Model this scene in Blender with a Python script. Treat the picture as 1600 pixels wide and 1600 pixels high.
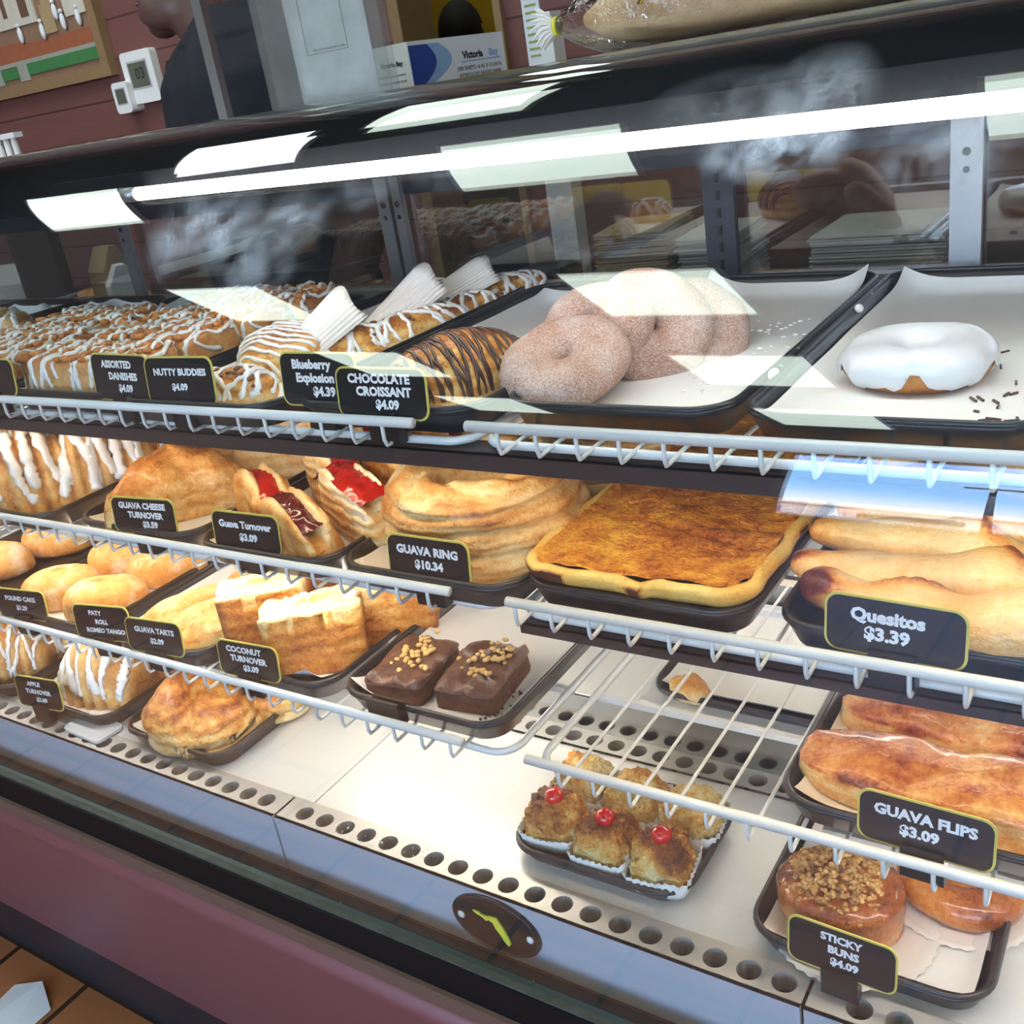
import bpy, bmesh, math, random
from mathutils import Vector, Matrix, noise
from mathutils.bvhtree import BVHTree
random.seed(7)
C = bpy.context.scene.collection
SC = bpy.context.scene
R = math.radians
for o in list(bpy.data.objects):
    bpy.data.objects.remove(o)

# ------------------------------------------------------------------ camera
cam = bpy.data.objects.new('camera', bpy.data.cameras.new('camera'))
C.objects.link(cam)
cam.data.sensor_width = 36
cam.data.lens = 35.764
cam.data.clip_start = .02
cam.data.clip_end = 500
rx, ry, rz = Vector((.8335415, .53138502, -.15112423)), Vector((.09303771, -.40466263, -.90972091)), Vector((-.54456639, .74422988, -.38674194))
cam.matrix_world = Matrix(((rx.x, -ry.x, -rz.x, 0), (rx.y, -ry.y, -rz.y, -.559), (rx.z, -ry.z, -rz.z, 1.35), (0, 0, 0, 1)))
SC.camera = cam

# ------------------------------------------------------------------ view
SC.view_settings.view_transform = 'Standard'
SC.view_settings.look = 'None'
SC.view_settings.gamma = 1
SC.view_settings.exposure = 0.66
SC.cycles.max_bounces = 10
SC.cycles.transparent_max_bounces = 24
SC.cycles.caustics_reflective = False
SC.cycles.caustics_refractive = False
SC.cycles.sample_clamp_indirect = 8

# ------------------------------------------------------------------ material helpers
def lin(h):
    h = h.lstrip('#')
    v = [int(h[i:i + 2], 16) / 255 for i in (0, 2, 4)]
    return tuple(c / 12.92 if c <= .04045 else ((c + .055) / 1.055) ** 2.4 for c in v) + (1,)

class NT:
    def __init__(s, name):
        s.m = bpy.data.materials.new(name)
        s.m.use_nodes = True
        s.t = s.m.node_tree
        s.t.nodes.clear()
        s.out = s.n('ShaderNodeOutputMaterial')
    def n(s, kind, **kw):
        nd = s.t.nodes.new(kind)
        for k, v in kw.items():
            if k.startswith('_'):
                setattr(nd, k[1:], v)
            else:
                key = int(k[1:]) if k[0] == 'i' and k[1:].isdigit() else k.replace('__', ' ')
                inp = nd.inputs[key]
                if isinstance(v, bpy.types.NodeSocket):
                    s.t.links.new(v, inp)
                else:
                    inp.default_value = v
        return nd
    def math(s, op, a, b=0.0, clamp=False):
        nd = s.n('ShaderNodeMath', _operation=op, i0=a, i1=b)
        nd.use_clamp = clamp
        return nd.outputs[0]
    def ramp(s, fac, stops, interp='LINEAR'):
        nd = s.n('ShaderNodeValToRGB', Fac=fac)
        nd.color_ramp.interpolation = interp
        e = nd.color_ramp.elements
        while len(e) < len(stops):
            e.new(.5)
        for el, (p, c) in zip(e, stops):
            el.position = p
            el.color = lin(c) if isinstance(c, str) else c
        return nd.outputs['Color']
    def mix(s, f, a, b, blend='MIX'):
        nd = s.n('ShaderNodeMix', _data_type='RGBA', _blend_type=blend)
        for i, v in ((0, f), (6, a), (7, b)):
            if isinstance(v, bpy.types.NodeSocket):
                s.t.links.new(v, nd.inputs[i])
            else:
                nd.inputs[i].default_value = v
        return nd.outputs[2]
    def coord(s, rnd=True):
        tc = s.n('ShaderNodeTexCoord').outputs['Object']
        if not rnd:
            return tc
        oi = s.n('ShaderNodeObjectInfo').outputs['Random']
        mm = s.n('ShaderNodeMath', _operation='MULTIPLY', i0=oi, i1=13.7).outputs[0]
        return s.n('ShaderNodeVectorMath', _operation='ADD', i0=tc, i1=mm).outputs[0]
    def noise(s, vec, scale, detail=3, rough=.55, dist=0):
        return s.n('ShaderNodeTexNoise', Vector=vec, Scale=scale, Detail=detail, Roughness=rough, Distortion=dist).outputs[0]
    def done(s, shader):
        s.t.links.new(shader, s.out.inputs['Surface'])
        return s.m

def pbr(t, col, rough=.5, metal=0, coat=0, bump=None, bdist=.002, bstr=.6, spec=.5, sss=0, sssr=None):
    kw = {}
    if bump is not None:
        kw['Normal'] = t.n('ShaderNodeBump', Height=bump, Distance=bdist, Strength=bstr).outputs[0]
    p = t.n('ShaderNodeBsdfPrincipled', Base__Color=col, Roughness=rough, Metallic=metal, **kw)
    p.inputs['Coat Weight'].default_value = coat
    p.inputs['Coat Roughness'].default_value = .12
    p.inputs['Specular IOR Level'].default_value = spec
    return t.done(p.outputs[0])

def plain(name, c, rough=.5, metal=0, var=.06, nscale=40, coat=0, bdist=.0005, bstr=.3, spec=.5):
    t = NT(name)
    v = t.coord()
    nz = t.noise(v, nscale, 4)
    c0 = lin(c)
    a = tuple(max(0, x * (1 - var)) for x in c0[:3]) + (1,)
    b = tuple(min(1, x * (1 + var)) for x in c0[:3]) + (1,)
    return pbr(t, t.mix(nz, a, b), rough, metal, coat, nz, bdist, bstr, spec)

def emit(name, c, strength):
    t = NT(name)
    return t.done(t.n('ShaderNodeEmission', Color=lin(c), Strength=strength).outputs[0])

def crust(name, stops, scale=60, rough=.5, coat=.0, lam=0, lamscale=160, bd=.0012, fine=350, speck=None, mixn=.55, spec=.4, wrink=0, wscale=45, n3w=.9):
    """baked dough: colour ramp over the mesh's own 'bake' value broken up by noise"""
    t = NT(name)
    v = t.coord()
    at = t.n('ShaderNodeAttribute', _attribute_name='bake').outputs['Fac']
    n1 = t.noise(v, scale, 5, .62)
    n2 = t.noise(v, fine, 3, .6)
    n3 = t.noise(v, 150, 4, .65, .6)
    f = t.math('ADD', at, t.math('MULTIPLY', t.math('SUBTRACT', n1, .5), mixn * 2))
    f = t.math('ADD', f, t.math('MULTIPLY', t.math('SUBTRACT', n2, .5), .4))
    f = t.math('ADD', f, t.math('MULTIPLY', t.math('SUBTRACT', n3, .5), mixn * n3w))
    h = t.math('ADD', t.math('MULTIPLY', n1, .6), t.math('MULTIPLY', n2, .4))
    h = t.math('ADD', h, t.math('MULTIPLY', n3, .55))
    if wrink:
        mpw_ = t.n('ShaderNodeMapping', Vector=v)
        mpw_.inputs['Scale'].default_value = (1, 1, 2.2)
        rg = t.n('ShaderNodeTexNoise', _noise_type='RIDGED_MULTIFRACTAL', Vector=mpw_.outputs[0], Scale=wscale, Detail=4, Distortion=.8).outputs[0]
        rg = t.math('MULTIPLY', rg, .5, True)
        h = t.math('ADD', h, t.math('MULTIPLY', rg, -wrink))
        f = t.math('ADD', f, t.math('MULTIPLY', t.math('SUBTRACT', rg, .35), wrink * .35))
    if lam:
        w = t.n('ShaderNodeTexWave', _bands_direction='Z', Vector=v, Scale=lamscale / 10, Distortion=2.2, Detail=2)
        w.inputs['Detail Scale'].default_value = 2.5
        wv = w.outputs['Fac']
        f = t.math('ADD', f, t.math('MULTIPLY', t.math('SUBTRACT', wv, .5), lam * .6))
        h = t.math('ADD', h, t.math('MULTIPLY', wv, lam))
    col = t.ramp(f, stops)
    if speck:
        sc, lo, hi, c2, amt = speck
        s1 = t.noise(v, sc, 4, .7)
        big = t.noise(v, 35, 2)
        s1 = t.math('ADD', s1, t.math('MULTIPLY', t.math('SUBTRACT', big, .5), .35))
        mr = t.n('ShaderNodeMapRange', Value=s1, i1=lo, i2=hi).outputs[0]
        col = t.mix(t.math('MULTIPLY', mr, amt, True), col, lin(c2))
    return pbr(t, col, rough, 0, coat, h, bd * 1.7, .9, spec)

M = {}
M['gold'] = crust('golden_crust', [(.0, '#F3D7A0'), (.3, '#E8B668'), (.55, '#D08A3A'), (.8, '#A65C22'), (1, '#6E3416')], 45, .34, .2, .4, 240, .0022, 350, None, .55, .4, .8, 42)
M['pale'] = crust('pale_layered_dough', [(.0, '#F6E4BC'), (.35, '#EDCB8E'), (.65, '#DBA558'), (1, '#A4642B')], 40, .5, .05, .6, 260, .0018, 350, None, .5, .4, .5, 50)
M['flake'] = crust('deep_golden_crust', [(.0, '#F0CF94'), (.28, '#E0A655'), (.55, '#C67C30'), (.82, '#98521E'), (1, '#5F2C14')], 34, .28, .35, .25, 200, .0024, 350, None, .6, .4, .9, 36)
M['fan'] = crust('apple_pastry_crust', [(.0, '#EFD19B'), (.35, '#DDAE68'), (.65, '#BE8243'), (1, '#7C4A24')], 34, .45, .1, 0, 200, .0018, 350, None, .5, .4, .5, 50)
M['ringm'] = crust('flaky_ring_crust', [(.0, '#EED6A4'), (.35, '#DEB677'), (.62, '#C98F4A'), (.85, '#A2642C'), (1, '#6E3B1A')], 30, .38, .2, .3, 420, .0022, 400, None, .55, .4, .9, 34)
M['ques'] = crust('cheese_stick_crust', [(.0, '#F4DCAA'), (.35, '#EBC07A'), (.6, '#D8954A'), (.8, '#9A4420'), (1, '#5E1C10')], 22, .3, .3, 0, 100, .0018, 260, None, .45, .4, .35, 40)
M['sheet'] = crust('orange_sheet_top', [(.0, '#EDB445'), (.28, '#DE9637'), (.52, '#C57629'), (.75, '#A35421'), (1, '#6A2F14')], 60, .5, .05, 0, 100, .004, 330, None, .85, .4, .5, 80, 1.5)
M['sheet_edge'] = crust('yellow_pie_edge', [(.0, '#F0CF7A'), (.4, '#E3B257'), (.75, '#C88A3C'), (1, '#54250F')], 30, .5, .05)
M['sugar'] = crust('sugared_dough', [(.0, '#B98F76'), (.5, '#A5785F'), (1, '#875B44')], 50, .85, 0, 0, 100, .0012, 700, (750, .38, .70, '#E2D8D5', .8), .4, .15)
M['dough'] = crust('plain_fried_dough', [(0, '#D9A569'), (.5, '#B97839'), (1, '#8F5425')], 40, .5)
M['nut'] = crust('nut_bar_crust', [(.0, '#E9BE84'), (.4, '#D49A5A'), (.7, '#BC743C'), (1, '#7E401F')], 40, .5, .05)
M['nutpiece'] = crust('toasted_nut', [(.0, '#E8A862'), (.5, '#C9803E'), (1, '#93501F')], 120, .45, .1)
M['cake'] = crust('dusted_cake', [(.0, '#E3B472'), (.4, '#D2934A'), (.75, '#B46C34'), (1, '#7A4224')], 60, .75, 0, 0, 100, .0014, 450, (32, .5, .70, '#EDDCCB', .6), .5, .2)
M['mac'] = crust('toasted_coconut', [(.0, '#FBEBBE'), (.30, '#F2CD7E'), (.50, '#E09A45'), (.70, '#98562C'), (1, '#54301C')], 70, .55, .1, 0, 100, .006, 260, None, .5, .4, .8, 110)
M['flip'] = crust('glazed_roll_crust', [(.0, '#F0CB8C'), (.3, '#E3A860'), (.58, '#CE8340'), (.82, '#AE5A29'), (1, '#7A351A')], 44, .22, .5, 0, 100, .002, 260, None, .75, .4, .5, 60)
M['sticky'] = crust('caramel_bun', [(.0, '#E3A256'), (.4, '#C4742E'), (.75, '#97491A'), (1, '#5F2A0E')], 30, .18, .7, 0, 100, .002, 260, None, .6)
M['brownie'] = crust('brownie_crumb', [(0, '#6E4530'), (.5, '#553222'), (1, '#3A2017')], 120, .7, 0, 0, 100, .002, 300)
M['frost'] = crust('chocolate_frosting', [(0, '#7B5240'), (.5, '#684333'), (1, '#4C2E22')], 40, .4, .1, 0, 100, .0015, 120, None, .25)
M['choc'] = plain('chocolate_drizzle', '#4B2C20', .3, 0, .12, 90, .3)
M['icing'] = plain('white_icing', '#F2F0EE', .35, 0, .04, 90, .3, .0006)
M['glazem'] = plain('thick_white_glaze', '#DCDEE2', .3, 0, .05, 40, .25, .002, .5)
M['cream'] = plain('pale_cream_filling', '#F0E6DC', .5, 0, .08, 60)
M['guava'] = plain('red_guava_filling', '#B3170F', .15, 0, .35, 70, .6, .002, .8)
M['plum'] = plain('dark_guava_paste', '#5E1418', .2, 0, .25, 60, .6, .001)
M['cherry'] = plain('candied_cherry', '#D60D12', .12, 0, .1, 60, .8)
M['tray'] = plain('black_tray_plastic', '#232326', .36, 0, .2, 60, .1, .0004, .4)
M['brown_tray'] = plain('brown_tray_plastic', '#33291F', .35, 0, .2, 60, .1, .0004, .4)
M['paper'] = plain('parchment', '#E9E8E6', .75, 0, .03, 18, 0, .001, .5, .2)
M['paper2'] = plain('fluted_paper', '#E8E2DC', .8, 0, .03, 60, 0, .0004, .3, .2)
M['wire'] = plain('white_coated_wire', '#E6EAEC', .35, 0, .04, 120, .2)
M['black'] = plain('black_plastic', '#161617', .35, 0, .2, 60)
M['velvet'] = plain('matt_black_lining', '#0B0E12', .85, 0, .2, 20, 0, .0003, .2, .12)
M['blackgloss'] = plain('black_gloss_panel', '#1B1B20', .16, 0, .15, 20)
M['card'] = plain('black_card_face', '#231F1F', .28, 0, .1, 30)
M['cardedge'] = plain('yellow_card_border', '#D9CB63', .4, 0, .06, 60)
M['white'] = plain('white_plastic', '#ECECEA', .4, 0, .03, 40)
M['ink'] = plain('white_print', '#F4F4F6', .5, 0, .02, 40)
M['inkblack'] = plain('black_print', '#2B2C33', .6, 0, .05, 40)
M['inkblue'] = plain('pale_blue_print', '#8FB2DC', .6, 0, .05, 40)
M['blue'] = plain('blue_print', '#2D4C9E', .5, 0, .08, 40)
M['carton'] = plain('white_carton', '#E4E7EC', .55, 0, .03, 30)
M['red'] = plain('maroon_painted_wood', '#7D4B4D', .5, 0, .08, 14, 0, .001, .3)
M['trimbrown'] = plain('brown_wood_strip', '#6A5145', .5, 0, .15, 25)
M['darkbase'] = plain('dark_tile_base', '#26262A', .4, 0, .2, 20)
M['skin'] = plain('dark_brown_skin', '#5B3F38', .45, 0, .1, 30, 0, .0004)
M['lip'] = plain('lip_skin', '#6E4A48', .4, 0, .1, 30)
M['hair'] = plain('short_black_hair', '#15110F', .8, 0, .3, 200, 0, .003, .8)
M['shirt'] = plain('black_tshirt_cloth', '#24242B', .85, 0, .15, 30, 0, .002, .5, .2)
M['jeans'] = plain('dark_trouser_cloth', '#1F2027', .85, 0, .15, 30)
M['yellowwall'] = plain('mustard_wall', '#B8911F', .6, 0, .08, 6)
M['wood'] = plain('pale_wood_frame', '#8D7352', .5, 0, .2, 30)
M['lcd'] = plain('grey_lcd', '#5F6455', .3, 0, .05, 30)
M['kraft'] = plain('brown_paper', '#B79A73', .8, 0, .12, 30)
M['greypaper'] = plain('grey_paper', '#BDBDB8', .8, 0, .05, 30)
M['lacquer'] = plain('dark_counter_top', '#3A322C', .4, 0, .15, 20)

def steel(name, c, rough, aniso_scale=(4, 300, 300), metal=1.0, bs=.12):
    t = NT(name)
    v = t.coord(False)
    mp = t.n('ShaderNodeMapping', Vector=v)
    mp.inputs['Scale'].default_value = aniso_scale
    n1 = t.noise(mp.outputs[0], 1, 3)
    n2 = t.noise(v, 7, 4)
    c0 = lin(c)
    a = tuple(x * .86 for x in c0[:3]) + (1,)
    r = t.math('ADD', t.math('MULTIPLY', n2, .16), rough - .08)
    return pbr(t, t.mix(t.math('ADD', t.math('MULTIPLY', n1, .5), t.math('MULTIPLY', n2, .5)), a, c0), r, metal, 0, n1, .0004, bs)
M['steel'] = steel('brushed_steel', '#F4F3EE', .36, (4, 300, 300), .25)
M['grille'] = steel('steel_air_strip', '#CFCBC2', .45, (4, 300, 300), .6)
M['alu'] = steel('aluminium_post', '#A9ACB0', .42, (300, 300, 4))
M['darkalu'] = steel('dark_slotted_post', '#4D5058', .45, (300, 300, 4))
M['apron'] = steel('blue_grey_apron', '#BDC4D0', .5, (4, 300, 300), .05)
M['mirror'] = steel('polished_back_steel', '#A9ADB0', .16, (4, 300, 300), 1, .05)

def glassmat(name, boost, base, tint, smudge=False, scuff=0):
    """clear sheet: fresnel mix of see-through and mirror, with hand marks where people touch it"""
    t = NT(name)
    bf = t.n('ShaderNodeNewGeometry').outputs['Backfacing']
    ior = t.math('SUBTRACT', 1.5, t.math('MULTIPLY', bf, 1.5 - 1 / 1.5))    # the ray leaves a thin sheet at the angle it came in
    fr = t.n('ShaderNodeFresnel', IOR=ior).outputs[0]
    f = t.math('ADD', t.math('MULTIPLY', fr, boost), base, True)
    tr = t.n('ShaderNodeBsdfTransparent', Color=tint).outputs[0]
    gl = t.n('ShaderNodeBsdfGlossy', Roughness=.0, Color=(1, 1, 1, 1)).outputs[0]
    sh = t.n('ShaderNodeMixShader', i0=f, i1=tr, i2=gl).outputs[0]
    if smudge:
        v = t.coord(False)
        tot = None
        for (x, z, sx, sz, amt) in smudge:
            d = t.n('ShaderNodeVectorMath', _operation='SUBTRACT', i0=v, i1=(x, 0, z)).outputs[0]
            d = t.n('ShaderNodeVectorMath', _operation='MULTIPLY', i0=d, i1=(1 / sx, 0, 1 / sz)).outputs[0]
            ln = t.n('ShaderNodeVectorMath', _operation='LENGTH', i0=d).outputs['Value']
            k = t.math('MULTIPLY', t.math('SUBTRACT', 1, ln, True), amt)
            tot = k if tot is None else t.math('ADD', tot, k)
        mp = t.n('ShaderNodeMapping', Vector=v)
        mp.inputs['Scale'].default_value = (34, 1, 34)
        mp.inputs['Rotation'].default_value = (0, R(25), 0)
        n1 = t.noise(mp.outputs[0], 1.3, 5, .6, .6)
        k1 = t.n('ShaderNodeMapRange', Value=n1, i1=.38, i2=.72).outputs[0]
        m = t.math('MULTIPLY', tot, k1, True)
        haze = t.math('MULTIPLY', t.noise(v, 5, 3), .012)
        df = t.n('ShaderNodeBsdfDiffuse', Color=(.75, .8, .88, 1)).outputs[0]
        sh = t.n('ShaderNodeMixShader', i0=t.math('ADD', m, haze, True), i1=sh, i2=df).outputs[0]
    if scuff:
        v = t.coord(False)
        q = t.n('ShaderNodeMapRange', Value=t.noise(v, 16, 5, .7), i1=.3, i2=.8, i3=scuff * .5, i4=scuff * 1.4).outputs[0]
        sh = t.n('ShaderNodeMixShader', i0=q, i1=sh, i2=t.n('ShaderNodeBsdfDiffuse', Color=(.40, .41, .40, 1)).outputs[0]).outputs[0]
    return t.done(sh)
M['glass'] = glassmat('front_glass_sheet', 1.0, 0, (.985, .995, .99, 1),
    [(-.755, 1.278, .055, .03, .42), (-.705, 1.268, .05, .035, .5), (-.66, 1.24, .05, .025, .4), (-.78, 1.262, .035, .03, .35), (-.63, 1.272, .05, .025, .45), (-.56, 1.288, .04, .015, .2), (-.475, 1.294, .04, .014, .2), (-.225, 1.288, .055, .020, .95), (-.205, 1.312, .04, .03, .35), (-.266, 1.316, .06, .02, .2), (-.124, 1.282, .05, .03, .35)])
M['rearglass'] = glassmat('rear_door_glass', 1.4, .10, (.86, .87, .87, 1))
M['pane'] = glassmat('window_glass', 1.0, 0, (.97, .98, .98, 1))
M['acrylic'] = glassmat('scuffed_acrylic', 1.0, .02, (.93, .94, .93, 1), False, .16)
t = NT('green_glass_edge')
M['gedge'] = pbr(t, lin('#3A4A44'), .5)
t = NT('clear_wrap')
v = t.coord(False)
n1 = t.noise(v, 60, 3, .6, 1)
f = t.math('ADD', t.n('ShaderNodeFresnel', IOR=1.45).outputs[0], .08, True)
g = t.n('ShaderNodeBsdfGlossy', Roughness=.12, Normal=t.n('ShaderNodeBump', Height=n1, Distance=.004, Strength=.9).outputs[0]).outputs[0]
M['wrap'] = t.done(t.n('ShaderNodeMixShader', i0=f, i1=t.n('ShaderNodeBsdfTransparent').outputs[0], i2=g).outputs[0])

M['led'] = emit('led_tube_light', '#FFF6F0', 16)
M['warmled'] = emit('warm_shelf_light', '#FFE3BC', 21)
M['slimled'] = emit('shelf_or_fill_light', '#FFF3E2', 32)
M['panel'] = emit('ceiling_panel_light', '#EAFBEF', 5.2)
M['panelwhite'] = emit('ceiling_panel_light_white', '#F7F5FF', 9)

# ------------------------------------------------------------------ world: partly cloudy sky over a bright horizon
w = bpy.data.worlds.new('sky')
SC.world = w
w.use_nodes = True
wt = w.node_tree
wt.nodes.clear()
def wn(kind, **kw):
    nd = wt.nodes.new(kind)
    for k, v in kw.items():
        if k[0] == '_':
            setattr(nd, k[1:], v)
        else:
            i = nd.inputs[int(k[1:]) if k[1:].isdigit() else k]
            if isinstance(v, bpy.types.NodeSocket):
                wt.links.new(v, i)
            else:
                i.default_value = v
    return nd
geo = wn('ShaderNodeTexCoord').outputs['Generated']
sep = wn('ShaderNodeSeparateXYZ', i0=geo).outputs['Z']
mpw = wn('ShaderNodeMapping', i0=geo)
mpw.inputs['Scale'].default_value = (1.2, 1.2, 5)
cl = wn('ShaderNodeTexNoise', Vector=mpw.outputs[0], Scale=1.6, Detail=5, Roughness=.55).outputs[0]
base = wn('ShaderNodeValToRGB', Fac=sep)
e = base.color_ramp.elements
e[0].position, e[0].color = .0, (.95, .97, 1, 1)
e[1].position, e[1].color = .5, (.13, .34, .85, 1)
for p_, c_ in ((.09, (.86, .93, 1, 1)), (.16, (.30, .58, 1, 1))):
    el = e.new(p_)
    el.color = c_
cm = wn('ShaderNodeMapRange', Value=cl, i1=.52, i2=.68)
mx = wn('ShaderNodeMix', _data_type='RGBA', i0=cm.outputs[0], i6=base.outputs[0], i7=(1, 1, 1, 1))
bg = wn('ShaderNodeBackground', Color=mx.outputs[2], Strength=9.0)
wo = wn('ShaderNodeOutputWorld', Surface=bg.outputs[0])

sun = bpy.data.objects.new('sun', bpy.data.lights.new('sun', 'SUN'))
C.objects.link(sun)
sun.data.energy = 9.0
sun.data.angle = R(.6)
sun.data.color = (1, .96, .9)
sun.rotation_euler = (R(-38), 0, R(-12))      # from high behind the shop: lights the car park, not the room

# ------------------------------------------------------------------ mesh helpers
def link(name, verts, faces, mat, parent=None, smooth=True, bake=None, mats=None, midx=None, loc=None):
    me = bpy.data.meshes.new(name)
    me.from_pydata([tuple(v) for v in verts], [], faces)
    for mm in (mats or [mat]):
        me.materials.append(mm if not isinstance(mm, str) else M[mm])
    if midx:
        me.polygons.foreach_set('material_index', midx)
    if bake is not None:
        a = me.attributes.new('bake', 'FLOAT', 'POINT')
        a.data.foreach_set('value', bake)
    if smooth:
        me.polygons.foreach_set('use_smooth', [True] * len(me.polygons))
    me.update()
    o = bpy.data.objects.new(name, me)
    C.objects.link(o)
    if parent is not None:
        o.parent = parent
    if loc is not None:
        o.location = loc
    return o

def tag(o, label=None, cat=None, group=None, kind=None):
    if label: o['label'] = label
    if cat: o['category'] = cat
    if group: o['group'] = group
    if kind: o['kind'] = kind
    return o

def thing(name, label, cat, loc=(0, 0, 0), rz=0, group=None, rx_=0, ry_=0):
    o = bpy.data.objects.new(name, None)
    o.empty_display_size = .02
    C.objects.link(o)
    o.location = loc
    o.rotation_euler = (rx_, ry_, rz)
    return tag(o, label, cat, group)

class MB:
    """collects shapes into one mesh"""
    def __init__(s):
        s.v, s.f, s.b = [], [], []
    def add(s, v, f, b=None):
        k = len(s.v)
        s.v += [Vector(p) for p in v]
        s.f += [tuple(i + k for i in q) for q in f]
        s.b += list(b) if b is not None else [.5] * len(v)
        return s
    def box(s, x0, x1, y0, y1, z0, z1, rot=None):
        v = [Vector((x, y, z)) for z in (z0, z1) for y in (y0, y1) for x in (x0, x1)]
        if rot is not None:
            v = [rot @ p for p in v]
        return s.add(v, [(0, 2, 3, 1), (4, 5, 7, 6), (0, 1, 5, 4), (1, 3, 7, 5), (3, 2, 6, 7), (2, 0, 4, 6)])
    def tube(s, pts, r, n=8, caps=True, flat=1.0, up=None):
        pts = [Vector(p) for p in pts]
        rr = r if isinstance(r, (list, tuple)) else [r] * len(pts)
        T = [(pts[min(i + 1, len(pts) - 1)] - pts[max(i - 1, 0)]).normalized() for i in range(len(pts))]
        u = Vector((0, 0, 1)) if abs(T[0].z) < .9 else Vector((0, 1, 0))
        verts = []
        for i, p in enumerate(pts):
            if up is not None:
                u = up[i]
            a = T[i].cross(u)
            if a.length < 1e-6:
                a = T[i].orthogonal()
            a.normalize()
            b2 = a.cross(T[i]).normalized()
            u = b2
            for k in range(n):
                q = 2 * math.pi * k / n
                verts.append(p + (a * math.cos(q) + b2 * math.sin(q) * flat) * rr[i])
        faces = []
        for i in range(len(pts) - 1):
            for k in range(n):
                k2 = (k + 1) % n
                faces.append((i * n + k, i * n + k2, (i + 1) * n + k2, (i + 1) * n + k))
        if caps:
            faces.append(tuple(range(n - 1, -1, -1)))
            faces.append(tuple((len(pts) - 1) * n + k for k in range(n)))
        return s.add(verts, faces)
    def ball(s, c, r, nu=10, nv=7, sq=(1, 1, 1), rot=None):
        v, f, b = sphere_grid(nu, nv, lambda d: Vector((d.x * sq[0], d.y * sq[1], d.z * sq[2])) * r)
        if rot is not None:
            v = [rot @ p for p in v]
        return s.add([p + Vector(c) for p in v], f, b)
    def obj(s, name, mat, parent=None, smooth=True, loc=None):
        return link(name, s.v, s.f, mat, parent, smooth, s.b, loc=loc)

def sphere_grid(nu, nv, fn):
    v, f = [], []
    v.append(fn(Vector((0, 0, -1))))
    for j in range(1, nv):
        a = -math.pi / 2 + math.pi * j / nv
        for i in range(nu):
            q = 2 * math.pi * i / nu
            v.append(fn(Vector((math.cos(a) * math.cos(q), math.cos(a) * math.sin(q), math.sin(a)))))
    v.append(fn(Vector((0, 0, 1))))
    for i in range(nu):
        f.append((0, 1 + (i + 1) % nu, 1 + i))
        for j in range(nv - 2):
            a = 1 + j * nu
            f.append((a + i, a + (i + 1) % nu, a + nu + (i + 1) % nu, a + nu + i))
        a = 1 + (nv - 2) * nu
        f.append((a + i, a + (i + 1) % nu, len(v) - 1))
    return v, f, [.5] * len(v)

def loft(rings, cap=True, closed=True):
    n = len(rings[0])
    v = [Vector(p) for r_ in rings for p in r_]
    f = []
    for i in range(len(rings) - 1):
        for k in range(n if closed else n - 1):
            k2 = (k + 1) % n
            f.append((i * n + k, i * n + k2, (i + 1) * n + k2, (i + 1) * n + k))
    if cap and closed:
        f.append(tuple(range(n - 1, -1, -1)))
        f.append(tuple((len(rings) - 1) * n + k for k in range(n)))
    return v, f

def nz(p, s, seed=0):
    return noise.noise(Vector((p[0] * s + seed * 17.3, p[1] * s - seed * 9.1, p[2] * s + seed * 4.7)))

def rrect(x0, x1, y0, y1, r, n=6):
    r = max(r, 1e-4)
    out = []
    for cx, cy, a0 in ((x1 - r, y1 - r, 0), (x0 + r, y1 - r, 90), (x0 + r, y0 + r, 180), (x1 - r, y0 + r, 270)):
        for i in range(n + 1):
            a = R(a0 + 90 * i / n)
            out.append((cx + r * math.cos(a), cy + r * math.sin(a)))
    return out

# footprints: radius as a function of angle
def fp_ellipse(a, b):
    return lambda u: 1 / math.sqrt((math.cos(u) / a) ** 2 + (math.sin(u) / b) ** 2)
def fp_rect(a, b, e=6):
    return lambda u: (abs(math.cos(u) / a) ** e + abs(math.sin(u) / b) ** e) ** (-1 / e)
def fp_tri(a, b, rot=0):
    def g(u):
        best = 9
        for k in range(3):
            an = R(90 + 120 * k) + rot
            c = math.cos(u - an)
            if c > .02:
                best = min(best, a / c)
        r0 = min(best, b)
        return r0
    return g
def fp_heart(a):
    return lambda u: a * (1 - .28 * max(0, math.cos(u - math.pi / 2)) ** 6 + .12 * abs(math.cos(u)))

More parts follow.
